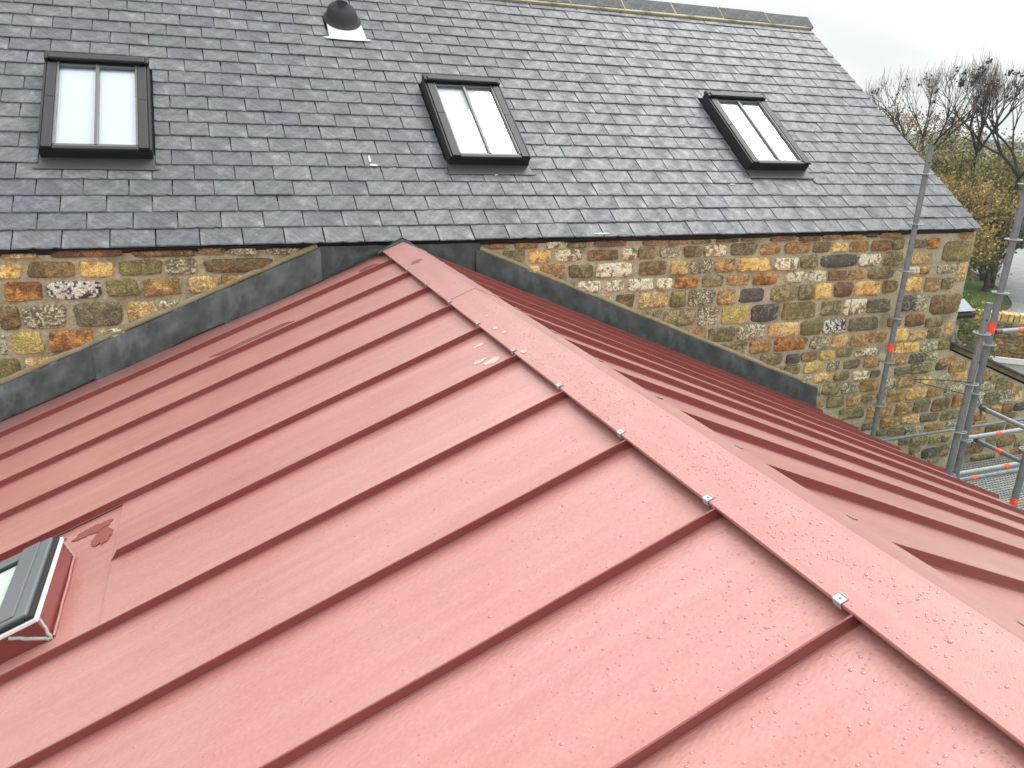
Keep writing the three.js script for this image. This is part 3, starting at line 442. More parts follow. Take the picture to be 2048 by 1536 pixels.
// ---- rooflight in the red roof
{
  const rl = new THREE.Group(); rl.name = 'roof_window'; rl.userData.label = 'grey framed roof window set in the red sheet, running with rain'; ext.add(rl);
  rl.position.copy(at('L', 2.56, 2.212, PAN)).sub(ext.position);
  rl.quaternion.setFromRotationMatrix(new THREE.Matrix4().makeBasis(V(0, 0, 1), side.L.d.clone().negate(), side.L.n.clone()));   // x = along the ridge, y = up the slope, z = off the slope
  const hw = .28, Hh = 1.18, h = .085;
  // flared red upstand
  const flare = (w, l, z) => [[-w, -l], [w, -l], [w, 0 + (z ? -.012 : .0)], [-w, 0 + (z ? -.012 : .0)]];
  const lo = [[-hw, 0], [hw, 0], [hw, -Hh], [-hw, -Hh]], hi = [[-hw - .004, .002], [hw + .004, .002], [hw + .004, -Hh], [-hw - .004, -Hh]];
  for (let i = 0; i < 4; i++) { const a = lo[i], b = lo[(i + 1) % 4], c = hi[(i + 1) % 4], d = hi[i]; const g = quadsGeo([a[0], a[1], -.004, b[0], b[1], -.004, c[0], c[1], h, d[0], d[1], h, a[0] * .97, a[1] * .97 - .01, -.004, b[0] * .97, b[1] * .97 - .01, -.004, c[0] * .97, c[1] * .97 - .01, h, d[0] * .97, d[1] * .97 - .01, h], [0, 0, 1, 0, 1, .1, 0, .1, 0, 0, 1, 0, 1, .1, 0, .1], [0, 3, 2, 0, 2, 1, 4, 5, 6, 4, 6, 7, 3, 7, 6, 3, 6, 2]); loc('red_upstand', g, mRedShaded, rl); }
  // sealant beads at the mitres and along the foot
  const mSealant = std({ color: lin(.42, .41, .38), roughness: .35 });
  const bend = (a, b, r, s) => { const q = mulberry(s), P = []; for (let i = 0; i <= 8; i++) P.push(a.clone().lerp(b, i / 8).add(V((q() - .5) * .004, (q() - .5) * .004, 0))); return new THREE.TubeGeometry(new THREE.CatmullRomCurve3(P), 24, r, 7, false); };
  loc('sealant', bend(V(hw + .004, .004, -.002), V(hw - .022, .002, h), .006, 1), mSealant, rl); loc('sealant', bend(V(hw + .003, .0, .0), V(hw + .004, -.10, h - .01), .007, 2), mSealant, rl); loc('sealant', bend(V(-hw - .002, .003, -.001), V(-hw + .004, .003, h), .005, 3), mSealant, rl);
  loc('foot_bead', bend(V(-hw, .007, .001), V(hw, .012, .001), .005, 4), mRedCapLit, rl);
  const ring = (o, i, z0, z1, r) => merge([rb(-o, o, -i * .0 - .0 - (o - hw) * 0 - .0, .0, z0, z1, r)]);
  const fr = (out, wdt, z0, z1, r, dy = 0) => merge([rb(-hw - out, hw + out, out - wdt + dy, out + dy, z0, z1, r), rb(-hw - out, -hw - out + wdt, -Hh, out - wdt + dy, z0, z1, r), rb(hw + out - wdt, hw + out, -Hh, out - wdt + dy, z0, z1, r)]);
  loc('white_edge', fr(.010, .014, h - .001, h + .014, .003), mWhite, rl);
  loc('rubber_gasket', fr(.004, .03, h + .014, h + .030, .006), mRubber, rl);
  const fm = std({ color: lin(.17, .18, .195), roughness: .34, metalness: .3 });
  loc('top_cover', merge([rb(-hw + .006, hw - .006, -.125, -.012, h + .022, h + .043, .010), rb(-hw + .02, hw - .02, -.125, -.055, h + .040, h + .050, .006)]), fm, rl);
  for (const s of [-1, 1]) loc('side_cover', rb(Math.min(s * (hw - .004), s * (hw - .062)), Math.max(s * (hw - .004), s * (hw - .062)), -Hh, -.1, h + .02, h + .036, .006), fm, rl);
  loc('glazing_seal', merge([rb(-hw + .06, -hw + .072, -Hh, -.12, h + .014, h + .030, .002), rb(hw - .072, hw - .06, -Hh, -.12, h + .014, h + .030, .002)]), mSeal, rl);
  loc('pane', box(-hw + .068, hw - .068, -Hh, -.12, h + .012, h + .018), phys({ color: lin(.62, .74, .70), roughness: .06, metalness: 0, clearcoat: 1, clearcoatRoughness: .03, specularIntensity: 1 }), rl);
  { // drops on the pane
    const q = mulberry(77), dg = new THREE.SphereGeometry(1, 8, 5, 0, 6.283, 0, 1.57); dg.rotateX(Math.PI / 2); const im = new THREE.InstancedMesh(dg, phys({ color: lin(.8, .86, .84), roughness: .03, clearcoat: 1 }), 260); const m = new THREE.Matrix4();
    for (let i = 0; i < 260; i++) { const r = .0012 + .0035 * q() * q(); m.compose(V((q() - .5) * .40, -.13 - q() * .8, h + .0178), new THREE.Quaternion(), V(r, r * 1.3, r * .6)); im.setMatrixAt(i, m); }
    im.name = 'raindrops'; im.userData.kind = 'stuff'; rl.add(im);
  }
}
// ---- raindrops on the red roof
{
  const q = mulberry(4242), dg = new THREE.SphereGeometry(1, 10, 5, 0, 6.283, 0, 1.5708); const list = [];
  const add = (sd, z, t, o, r) => { const p = at(sd, z, t, o); const a = q() * 6.28; const m = new THREE.Matrix4().makeBasis(side[sd].d.clone().multiplyScalar(r * (.9 + .35 * q())), side[sd].n.clone().multiplyScalar(r * (.42 + .2 * q())), V(0, 0, sd === 'L' ? r : -r)); m.setPosition(p); list.push(m); };
  const size = near => { const k = q(); return (.0011 + .0016 * q() + (k > .55 ? .0018 * q() : 0) + (k > .93 ? .0022 * q() : 0)) * near; };
  for (let i = 0; i < 5200; i++) { const z = .9 + 4.6 * q(), t = .006 + .160 * q(); const dens = step(.25, .6, vnoise(z * 5, t * 14, 71)) * .7 + .3; if (q() > dens * step(.7, 2.2, z)) continue; add('L', z, t, lerp(.0022, .0008, t / W2) + (z < 1.41 ? .003 : z > 3.225 ? .0028 : 0) - .0002, size(.85)); }
  for (let i = 0; i < 11000; i++) { const z = .8 + 4.4 * q(), t = .19 + 2.6 * q() * q(); const d = step(.3, .7, vnoise(z * 3 + 9, t * 3 + 9, 73)) * .75 + .25; if (q() > d * step(.8, 3.0, z) * (1 - .25 * t)) continue; const f = Math.abs(((z - ZS) / .5) - Math.round((z - ZS) / .5)); if (f < .05) continue; if (z > 2.24 && z < 2.9 && t > 2.1) continue; add('L', z, t, PAN + oil('L', z, t) - .0004 + ((z > 1.985 && z < 2.985 && t < 2.0) ? .0015 : 0), size(1.0)); }
  for (let i = 0; i < 700; i++) { const z = 1 + 4 * q(), t = .006 + .16 * q(); add('R', z, t, .0012, size(.8)); }
  const im = new THREE.InstancedMesh(dg, phys({ color: lin(.40, .18, .16), roughness: .06, clearcoat: 1, clearcoatRoughness: .02 }), list.length); list.forEach((m, i) => im.setMatrixAt(i, m));
  im.name = 'raindrops'; im.userData.kind = 'stuff'; im.position.copy(ext.position).negate(); im.castShadow = true; ext.add(im);
}

// ------------------------------------------------------------------ lean-to, outbuilding
{
  const lt = thing('stone_lean_to', 'low stone lean-to with sloping roof edge joining the farmhouse corner', 'lean-to', [8, GY, -1.5]);
  const y0 = -1.30, sl = -.3815, X1 = 9.6, ye = y0 + sl * (X1 - 6.34);
  const w = part('wall', prism([[6.338, GY], [X1, GY], [X1, ye - .08], [6.338, y0 - .07]], V(0, 0, ZW - .35), V(1, 0, 0), V(0, 1, 0), V(0, 0, .346)), mMortar, lt);
  for (const [x, y, ww, h, k] of parseStones(LEAN)) { const lim = y0 + sl * (x + ww / 2 - 6.34) - .10; part('stone', stoneGeo(x, Math.min(y, lim - h / 2), ww, h, ZW - .004, R, .014 + .014 * R()), mStone[k], w); }
  const pick = 'ctbngtrntd'; for (let y = -2.05; y > -3.1; y -= .19) { let x = 7.95 + R() * .1; while (x < 9.3) { const ww = .18 + .16 * R(); if (y < y0 + sl * (x + ww - 6.34) - .2) part('stone', stoneGeo(x + ww / 2, y, ww, .14, ZW - .004, R, .018), mStone[pick[Math.floor(R() * pick.length)]], w); x += ww + .04; } }
  const dv = V(1, sl, 0).normalize(), nv = V(-sl, 1, 0).normalize(), L = 3.6;
  part('verge_board', frameBox(V(6.345, y0 - .055, ZW - .30), dv.clone().multiplyScalar(L), nv.clone().multiplyScalar(.05), V(0, 0, .335)), mTimber, lt);
  part('roof_slates', frameBox(V(6.345, y0 + .002, ZW - 2.0), dv.clone().multiplyScalar(L), nv.clone().multiplyScalar(.022), V(0, 0, 2.06)), mSlate[2], lt);
  part('lead_flashing', leadSheet(6.30, 6.44, x => -1.13 - (x - 6.3) * 1.2, x => -1.28 - (x - 6.3) * .5, 7, ZW + .04, mLeadDark, .03), mLeadDark, lt);
}
{
  const ob = thing('outbuilding', 'small pale block outbuilding with slate roof beyond the farmhouse corner', 'outbuilding', [8, GY, -4.2]);
  const x1 = 9.52, zf = -2.85, ye = -1.62;
  const w = part('wall', box(6.5, x1, GY, ye, zf - 2.4, zf - .006), mMortar, ob);
  const ms = [lin(.36, .32, .24), lin(.30, .28, .22), lin(.40, .37, .29), lin(.22, .20, .17)].map(c => std({ color: c, bumpMap: rep(tStoneBump, 2), bumpScale: .006, roughness: .9 }));
  for (let r = 0; r < 14; r++) for (let i = 0; i < 4; i++) { const b = x1 - i * .225 + (r % 2 ? .10 : 0), a = b - .212; if (a > x1 - .03) continue; part('stone_block', rb(a, Math.min(b, x1 + .004), ye - .02 - r * .125 - .112, ye - .02 - r * .125, zf - .05, zf + .006, .008), ms[(r * 7 + i * 3 + ((r * i) % 3)) % 4], w); }
  const sp = V(0, Math.sin(.6), -Math.cos(.6)), nn = V(0, Math.cos(.6), Math.sin(.6));
  const rf = part('roof', frameBox(V(6.5, ye - .02, zf + .11), V(x1 - 6.5 + .06, 0, 0), sp.clone().multiplyScalar(1.6), nn.clone().multiplyScalar(.02)), mSeal, ob);
  const mPale = [lin(.30, .32, .35), lin(.36, .38, .41), lin(.26, .28, .31)].map(c => std({ color: c, roughness: .35, bumpMap: rep(tSlateBump, 3), bumpScale: .002 }));
  for (let r = 0; r < 7; r++) for (let i = 0; i < 5; i++) { const b = x1 + .07 - i * .26 - (r % 2) * .13, a = b - .255; const o = V(a, ye - .02, zf + .11).addScaledVector(sp, r * .18 - .02).addScaledVector(nn, .034); part('slate', frameBox(o, V(b - a, 0, 0), sp.clone().multiplyScalar(.26).addScaledVector(nn, -.012), nn.clone().multiplyScalar(.008)), mPale[(r * 5 + i * 2) % 3], rf); }
  part('gutter', tube(V(6.5, ye - .07, zf + .12), V(x1 + .08, ye - .07, zf + .12), .05, 12), mBlack, ob);
}

// ------------------------------------------------------------------ scaffold
function upright(name, label, x, z, y0, y1, r, rings, tapes, lean = [0, 0], tops) {
  const t = thing(name, label, 'scaffold pole', [x, GY, z], 'scaffold uprights by the stone wall');
  const px = y => V(x + lean[0] * (y - y1), y, z + lean[1] * (y - y1));
  const tb = part('tube', tube(px(y0), px(y1), r, 20), mGalv, t);
  const rg = new THREE.TorusGeometry(r + .040, .0065, 6, 28); rg.rotateX(Math.PI / 2);
  for (const y of rings) {
    const c = px(y); const parts = [rg.clone().translate(c.x, c.y, c.z)];
    const disc = new THREE.CylinderGeometry(r + .012, r + .012, .011, 20).translate(c.x, c.y, c.z); parts.push(disc);
    for (let k = 0; k < 4; k++) { const a = k * Math.PI / 2 + .785; const s = new THREE.BoxGeometry(.040, .010, .020); s.translate(r + .025, 0, 0); s.rotateY(a); s.translate(c.x, c.y, c.z); parts.push(s); }
    part('rosette', merge(parts), mGalvLight, t);
  }
  for (const [y, h] of tapes) part('orange_tape', tube(px(y - h / 2), px(y + h / 2), r + .0025, 20), mTape, t);
  const hole = tube(px(y1 - .16).add(V(-r * .5, 0, -.0)), px(y1 - .16).add(V(-r * .5, 0, r + .003)), .006, 8); part('pin_hole', hole, mSeal, t);
  return t;
}
upright('scaffold_upright', 'scaffold pole rising past the slate eaves, one orange tape band', 5.16, -.22, GY, .835, .027, [.57, .09, -.38, -.87, -1.345, -1.83, -2.3], [[-1.19, .085]], [0, 0]);
upright('scaffold_upright', 'tall scaffold pole with orange tape beside a shorter twin pole', 5.60, .505, GY, 1.6, .031, [.535, .035, -.47, -.98, -1.485, -1.985, -2.5], [[-.815, .11]], [0, 0]);
upright('scaffold_upright', 'shorter open topped scaffold pole against the taller twin pole', 5.325, .62, GY, -.528, .031, [-.823, -1.323, -1.818, -2.3], [], [0, 0]);
upright('scaffold_upright', 'scaffold pole at the outer end of the short cross tubes', 5.77, 1.04, GY, 1.2, .033, [.1, -.9, -1.4, -1.9], [[-2.45, .07], [-2.62, .06]], [0, 0]);
function ledger(label, a, b, r, tapes, mat = mGalv, ends = 1, group = 'scaffold ledgers and cross tubes') {
  const t = thing('scaffold_tube', label, 'scaffold tube', a.toArray(), group); part('tube', tube(a, b, r, 18), mat, t);
  const d = b.clone().sub(a).normalize();
  for (const k of tapes) { const c = a.clone().lerp(b, k); part('orange_tape', tube(c.clone().addScaledVector(d, -.035), c.clone().addScaledVector(d, .035), r + .002, 18), mTape, t); }
  if (ends) { // wedge head at the near end
    const h = [tube(a.clone().addScaledVector(d, -.05), a.clone().addScaledVector(d, .03), r * 1.18, 14), new THREE.BoxGeometry(.018, .13, .010).rotateZ(.25).translate(a.x - d.x * .04, a.y - .02, a.z - d.z * .04)];
    part('wedge_head', merge(h), ends === 2 ? mBar : mGalvLight, t);
  }
  return t;
}
ledger('thin scaffold rail running along the stone wall behind the poles', V(5.0, -2.265, -.22), V(8.9, -2.255, -.22), .018, [], mGalv, 0);
ledger('scaffold tube with orange tape fixed low on the tall twin pole', V(5.66, -1.98, .505), V(8.2, -1.98, .505), .024, [.16], mGalvLight);
ledger('upper pale scaffold tube reaching right from the twin poles', V(5.70, -.86, .505), V(8.2, -.88, .505), .024, [.12], mGalvLight, 2);
ledger('upper short cross tube with dark hooked end and no tape', V(5.79, -1.68, .5), V(5.70, -1.68, 1.02), .022, [], mGalvLight, 2);
ledger('lower short cross tube with pale orange tape', V(5.78, -2.02, .5), V(5.72, -2.02, 1.03), .022, [.55], mGalv, 2);
ledger('scaffold tube with pink tape just above the mesh walkway', V(5.55, -2.385, .5), V(8.0, -2.40, .5), .026, [.32], mGalvLight, 0);
ledger('dark scaffold tube with orange tape low over the mesh walkway', V(5.95, -2.60, .3), V(8.2, -2.62, .3), .026, [.10], mGalv, 0);
ledger('tie tube under the walkway holding the poles to the wall', V(5.16, -2.95, -.4), V(5.16, -2.95, 1.1), .024, [], mGalv, 0);
{ // steel walkway planks with punched holes
  for (let k = 0; k < 4; k++) {
    const z0 = -.40 + k * .325, z1 = z0 + .30, y = -2.85, x0 = 6.2 - k * .35, x1 = x0 + 3.0, g = [];
    for (let i = 0; i <= 6; i++) { const z = lerp(z0 + .012, z1 - .012, i / 6); g.push(box(x0, x1, y - .012, y, z - .0075, z + .0075)); }
    const n = 62; for (let i = 0; i <= n; i++) { const x = lerp(x0, x1 - .012, i / n); g.push(box(x, x + .013, y - .013, y - .001, z0, z1)); }
    g.push(box(x0, x1, y - .05, y + .002, z0 - .006, z0), box(x0, x1, y - .05, y + .002, z1, z1 + .006));
    const t = thing('walkway_plank', ['perforated steel walkway plank tight against the stone wall', 'perforated steel walkway plank second out from the stone wall', 'perforated steel walkway plank third out from the stone wall', 'perforated steel walkway plank fourth out from the stone wall'][k], 'walkway plank', [x0, y, z0]);
    part('perforated_deck', merge(g), std({ color: lin(.95, .92, .84), map: rep(tGalv, 3), roughness: .7 }), t);
  }
  const P = [V(5.30, -1.30, .66), V(5.1, -1.31, .5), V(4.95, -1.36, .3), V(5.1, -1.40, .4), V(5.33, -1.44, .60), V(5.55, -1.5, .52)];
  const wr = thing('tie_wire', 'thin black wire looped round the shorter scaffold pole', 'wire', [5.1, -1.35, .4]);
  part('wire', new THREE.TubeGeometry(new THREE.CatmullRomCurve3(P), 40, .004, 6), mSeal, wr);
}

// ------------------------------------------------------------------ ground
const tGrass = tex(512, (u, v) => { const a = fbm(u, v, 6, 6, 601, 4), b = fbm(u, v, 60, 60, 603, 3); let c = mix3(rgb(74, 104, 40), rgb(112, 136, 60), a); return c.map(x => x * (.7 + .6 * b)); });
const tGravel = tex(512, (u, v) => { const b = fbm(u, v, 70, 70, 611, 3), a = fbm(u, v, 5, 5, 615, 4); const k = .62 + .30 * b + .12 * (a - .5); return [k * 1.0, k * 1.0, k * 1.0]; });
const tSoil = tex(512, (u, v) => { const a = fbm(u, v, 8, 8, 621, 5), b = fbm(u, v, 60, 60, 623, 2); return mix3(rgb(70, 66, 40), rgb(104, 98, 60), a).map(x => x * (.7 + .6 * b)); });
{
  const g = new THREE.PlaneGeometry(2400, 2400, 60, 60); g.rotateX(-Math.PI / 2); const p = g.attributes.position, u = g.attributes.uv;
  for (let i = 0; i < p.count; i++) { const x = p.getX(i), z = p.getZ(i), d = Math.hypot(x, z); p.setY(i, GY - .02 + (d > 90 ? -Math.min(30, (d - 90) * .06) * 0 : 0)); u.setXY(i, x, z); }
  structure('ground', g, std({ map: rep(tSoil, .25), bumpMap: rep(tSoil, .25), bumpScale: .05, roughness: 1 }));
  const flat = (pts, y) => { const s = new THREE.Shape(pts.map(q => new THREE.Vector2(q[0], -q[1]))); const h = new THREE.ShapeGeometry(s, 12); h.rotateX(-Math.PI / 2); h.translate(0, y, 0); const uu = h.attributes.uv, pp = h.attributes.position; for (let i = 0; i < pp.count; i++) uu.setXY(i, pp.getX(i), pp.getZ(i)); return h; };
  const curve = pts => new THREE.CatmullRomCurve3(pts.map(q => V(q[0], 0, q[1])), true).getPoints(90).map(q => [q.x, q.z]);
  structure('yard', flat([[-12, 12], [12, 12], [19, -6.8], [17, -8.8], [10, -10], [-12, -10]], GY + .0), std({ map: rep(tGravel, .9), color: lin(.30, .28, .24), roughness: .95 }));
  structure('driveway', flat(curve([[19.5, -9.6], [22.6, -11.6], [24.6, -12.6], [26.8, -14.6], [28.4, -16.6], [31, -19.5], [40, -23], [46, -20], [40, -14], [30, -9], [24, -7.5]]), GY + .008), std({ map: rep(tGravel, .5), color: lin(.50, .50, .50), roughness: .95 }));
  structure('lawn', flat(curve([[17.5, -9.6], [20.5, -10.8], [23.0, -12.1], [25.6, -13.9], [27.6, -16.2], [26.5, -18.5], [23, -17], [19, -14]]), GY + .016), std({ map: rep(tGrass, .5), bumpMap: rep(tGrass, .7), bumpScale: .08, roughness: 1 }));
  structure('grass_bank', flat([[27.6, -19.2], [31, -21.4], [40, -25], [52, -27], [48, -34], [30, -28]], GY + .012), std({ map: rep(tGrass, .5), roughness: 1 }));
}
{ // far hills
  const N = 60, P = [], U = [], I = [];
  for (let i = 0; i <= N; i++) { const x = lerp(-300, 1500, i / N), z = -260 - 300 * (i / N) * .2; for (let j = 0; j <= 6; j++) { const t = j / 6; const h = 2 + 15 * fbm((i / N), .3, 5, 3, 700, 4); P.push(x, GY - 3 + Math.sin(t * Math.PI * .5) * h, z - t * 160); U.push(x * .05, t * 8); } }
  for (let i = 0; i < N; i++) for (let j = 0; j < 6; j++) { const a = i * 7 + j; I.push(a, a + 7, a + 8, a, a + 8, a + 1); }
  structure('hills', quadsGeo(P, U, I), std({ color: lin(.10, .13, .10), map: rep(tSoil, 1), roughness: 1 }));
}
// ------------------------------------------------------------------ dry stone wall and garden
{
  const dw = thing('dry_stone_wall', 'low brown dry stone wall with upright cope stones by the lawn', 'garden wall', [18, GY, -8.3]);
  const a = V(16.4, GY, -9.9), b = V(19.9, GY, -6.2), d = b.clone().sub(a), L = d.length(), dir = d.clone().normalize(), q = mulberry(88), H = 1.02;
  const ry2 = Math.atan2(-dir.z, dir.x), core = box(0, L, 0, H - .05, -.2, .16);
  const put = g => { g.rotateY(ry2); g.translate(a.x, a.y, a.z); return g; };
  part('core', put(core), mMortar, dw);
  const cols = 'btdnbor', gs = {};
  for (let y = .02; y < H - .05;) { const h = .07 + .05 * q(); let x = 0; while (x < L) { const w = .14 + .2 * q(); const k = cols[Math.floor(q() * cols.length)]; (gs[k] ??= []).push(put(stoneGeo(x + w / 2, y + h / 2, w, h, .16, q, .03))); x += w + .015; } y += h + .012; }
  for (const k in gs) { const m = part('walling_stones', merge(gs[k]), mStone[k], dw); m.userData.kind = 'stuff'; }
  for (let x = 0; x < L - .1;) { const w = .10 + .07 * q(); const g = rbox(w, .22 + .05 * q(), .36, .03); g.rotateZ((q() - .5) * .2); g.translate(x + w / 2, H + .05, 0); part('cope_stone', put(g), mStone['cyt'[Math.floor(q() * 3)]], dw); x += w + .012; }
  const kb = thing('white_edging', 'white edging board lying before the dry stone wall', 'edging', [18, GY, -7.6]);
  part('board', frameBox(V(16.9, GY + .01, -8.1), V(1.9, 0, 1.6), V(0, .14, 0), V(.05, 0, -.05)), mWhite, kb);
}
// ------------------------------------------------------------------ trees and shrubs
function leafMat(r, g, b) { return phys({ color: lin(r, g, b), roughness: .8, transmission: .25, thickness: 0, side: THREE.DoubleSide, vertexColors: true }); }
const mBark = std({ color: lin(.075, .062, .05), bumpMap: rep(tStoneBump, 2), bumpScale: .02, roughness: .95 });
const mBarkDark = std({ color: lin(.035, .030, .028), roughness: .95 });
function limb(list, a, b, r0, r1, seg = 5) { const g = new THREE.CylinderGeometry(r1, r0, a.distanceTo(b), seg, 1, true); g.applyQuaternion(new THREE.Quaternion().setFromUnitVectors(V(0, 1, 0), b.clone().sub(a).normalize())); const c = a.clone().lerp(b, .5); g.translate(c.x, c.y, c.z); list.push(g); }
function grow(list, tips, p, dir, len, r, depth, q, spread, up) {
  const n = 3; let a = p.clone(), d = dir.clone();
  for (let i = 0; i < n; i++) { d.add(V((q() - .5) * .28, (q() - .3) * .16 * up, (q() - .5) * .28)).normalize(); const b = a.clone().addScaledVector(d, len / n); limb(list, a, b, r * (1 - i / n * .35), r * (1 - (i + 1) / n * .35), depth > 2 ? 7 : 4); a = b; if (depth <= 2) tips.push([b.clone(), depth, d.clone()]); }
  if (depth === 0) return;
  const k = depth > 3 ? 3 : 2 + (q() < .6 ? 1 : 0);
  for (let i = 0; i < k; i++) { const ang = spread * (.55 + .6 * q()), az = (i / k + q() * .3) * 6.283; const s = d.clone().cross(Math.abs(d.y) < .9 ? V(0, 1, 0) : V(1, 0, 0)).normalize(), t = d.clone().cross(s); const nd = d.clone().multiplyScalar(Math.cos(ang)).addScaledVector(s, Math.sin(ang) * Math.cos(az)).addScaledVector(t, Math.sin(ang) * Math.sin(az)); nd.y += .10 * up; grow(list, tips, a.clone(), nd.normalize(), len * (.68 + .16 * q()), r * .60, depth - 1, q, spread, up); }
}
function leaves(pts, n, rad, size, q, shade) {
  const P = [], U = [], C = [], I = [], v = V(0, 0, 0);
  for (let i = 0; i < n; i++) {
    const c = pts[Math.floor(q() * pts.length)], s = size * (.6 + .8 * q()); v.set(q() - .5, q() - .5, q() - .5).multiplyScalar(rad * 2 * Math.cbrt(q())); const x = c.x + v.x, y = c.y + v.y, z = c.z + v.z;
    const e = new THREE.Euler(q() * 6, q() * 6, q() * 6), a = V(s, 0, 0).applyEuler(e), b = V(0, s * .7, 0).applyEuler(e), k = P.length / 3, m = V(0, 0, s * .2).applyEuler(e);
    P.push(x - a.x, y - a.y, z - a.z, x - b.x + m.x, y - b.y + m.y, z - b.z + m.z, x + a.x, y + a.y, z + a.z, x + b.x + m.x, y + b.y + m.y, z + b.z + m.z); for (let j = 0; j < 4; j++) U.push(0, 0); I.push(k, k + 1, k + 2, k, k + 2, k + 3);
    const t = shade(q); for (let j = 0; j < 4; j++) C.push(...t);
  }
  const g = quadsGeo(P, U, I); g.setAttribute('color', new THREE.Float32BufferAttribute(C, 3)); return g;
}
const pal = list => q => { const c = list[Math.floor(q() * list.length)], k = .7 + .6 * q(); return [c[0] * k, c[1] * k, c[2] * k]; };
const mLeaf = leafMat(1, 1, 1);
function tree(name, label, x, z, h, o) {
  const q = mulberry(o.seed), K = { m: new THREE.Matrix4() }, t = thing(name, label, o.cat || 'tree', [x, GY, z], o.group), br = [], tips = [];
  const tr = []; const fork = V(x + (q() - .5) * .3, GY + h * o.fork, z + (q() - .5) * .3);
  let a = V(x, GY - .05, z); for (let i = 1; i <= 4; i++) { const b = V(x, GY - .05, z).lerp(fork, i / 4).add(V((q() - .5) * .08, 0, (q() - .5) * .08)); limb(tr, a, b, o.r * (1.15 - .16 * i + (i === 1 ? .1 : 0)), o.r * (1 - .16 * i), 10); a = b; }
    for (let i = 0; i < o.main; i++) { const az = i / o.main * 6.283 + q(), el = o.el + .4 * q(); grow(br, tips, a.clone(), V(Math.cos(az) * Math.cos(el), Math.sin(el), Math.sin(az) * Math.cos(el)), h * o.len, o.r * (o.limb || .55), o.depth, q, o.spread, o.up); }
  let top = -99; for (const [p] of tips) top = Math.max(top, p.y); const ks = (h + (o.twigs ? -.45 : -.2)) / (top - GY);
  K.m.makeTranslation(-x, -GY, -z).premultiply(new THREE.Matrix4().makeScale(ks * (o.wide || 1), ks, ks * (o.wide || 1))).premultiply(new THREE.Matrix4().makeTranslation(x, GY, z));
  for (const k of tips) k[0].applyMatrix4(K.m);
  part('trunk', merge(tr).applyMatrix4(K.m), o.bark || mBark, t);
  part('crown', merge(br).applyMatrix4(K.m), o.bark || mBark, t);
  let pts = tips.filter(k => k[1] <= o.leafDepth).map(k => k[0]); if (o.clumps) { const s = []; for (let i = 0; i < o.clumps; i++) s.push(pts[Math.floor(q() * pts.length)]); pts = s; }
  if (o.n) part('foliage', leaves(pts, o.n, o.rad, o.size, q, o.shade), mLeaf, t);
  if (o.twigs) { const tw = []; for (const [p, dp, d] of tips) if (dp === 0 && q() < .13) { const e = p.clone().add(V((q() - .5) * .3,   .25 + .4 * q(), (q() - .5) * .4)); limb(tw, p, e, .008, .003, 3); } part('twigs', merge(tw), std({ color: lin(.30, .25, .22), roughness: 1 }), t); }
  return t;
}
// palettes, then trees
const olive = pal([[.25, .22, .08], [.21, .21, .08], [.32, .28, .09], [.17, .17, .07], [.40, .33, .09]]), gold = pal([[.46, .31, .07], [.38, .26, .07], [.30, .24, .08], [.52, .37, .10], [.22, .19, .08]]), rust = pal([[.30, .17, .09], [.36, .22, .12], [.26, .14, .08]]), green = pal([[.06, .11, .025], [.09, .14, .03], [.12, .17, .04]]), moss = pal([[.11, .11, .05], [.15, .14, .06], [.20, .16, .06]]), dead = pal([[.022, .017, .016], [.03, .022, .02]]), lime = pal([[.16, .22, .03], [.22, .26, .04], [.12, .18, .03]]);
tree('bare_tree', 'bare forked tree hung with clumps of dark dead leaves', 26.72, -16.99, 8.89, { seed: 11, fork: .60, r: .15, len: .115, n: 420, main: 4, el: .7, limb: .42, depth: 5, spread: .40, up: 1, leafDepth: 1, rad: .11, size: .055, clumps: 40, shade: dead, bark: mBarkDark, twigs: true });
tree('bare_tree', 'bare tree behind the rust tinted crown, few dark leaves', 28.69, -20.86, 8.81, { seed: 23, fork: .50, r: .15, len: .135, n: 150, main: 4, el: .7, limb: .42, depth: 5, spread: .40, up: 1, leafDepth: 1, rad: .11, size: .055, clumps: 40, shade: dead, bark: mBarkDark, twigs: true });
tree('bare_tree', 'bare tree with low leaning limbs beside the gravel drive', 26.8, -15.23, 8.44, { seed: 37, fork: .50, r: .17, len: .135, n: 300, main: 4, el: .7, limb: .42, depth: 5, spread: .40, up: 1, leafDepth: 1, rad: .11, size: .055, clumps: 40, shade: dead, bark: mBarkDark, twigs: true });
tree('rust_tree', 'pale rust tinted tree of fine sparse leaves near the slate verge', 30.3, -23.56, 7.13, { seed: 41, fork: .45, r: .12, len: .15, n: 3600, rad: .45, size: .05, shade: rust, main: 7, el: .5, depth: 3, spread: .6, up: .8, leafDepth: 1 });
tree('bushy_tree', 'olive brown bushy tree close behind the slate verge', 26.87, -19.9, 5.13, { seed: 60, fork: .2, r: .075, wide: 1.25, len: .155, n: 5200, rad: 0.5, size: 0.06, shade: olive, main: 7, el: .5, depth: 3, spread: .6, up: .8, leafDepth: 1, group: 'autumn grove beyond the lawn' });
tree('bushy_tree', 'tall olive tree with yellow tips under the bare branches', 28.25, -19.84, 6.21, { seed: 63, fork: .2, r: .075, wide: 1.25, len: .155, n: 5600, rad: 0.5, size: 0.06, shade: olive, main: 7, el: .5, depth: 3, spread: .6, up: .8, leafDepth: 1, group: 'autumn grove beyond the lawn' });
tree('bushy_tree', 'olive tree in front of the bare forked trunk', 27.15, -18.04, 5.21, { seed: 66, fork: .2, r: .075, wide: 1.25, len: .155, n: 5200, rad: 0.5, size: 0.06, shade: olive, main: 7, el: .5, depth: 3, spread: .6, up: .8, leafDepth: 1, group: 'autumn grove beyond the lawn' });
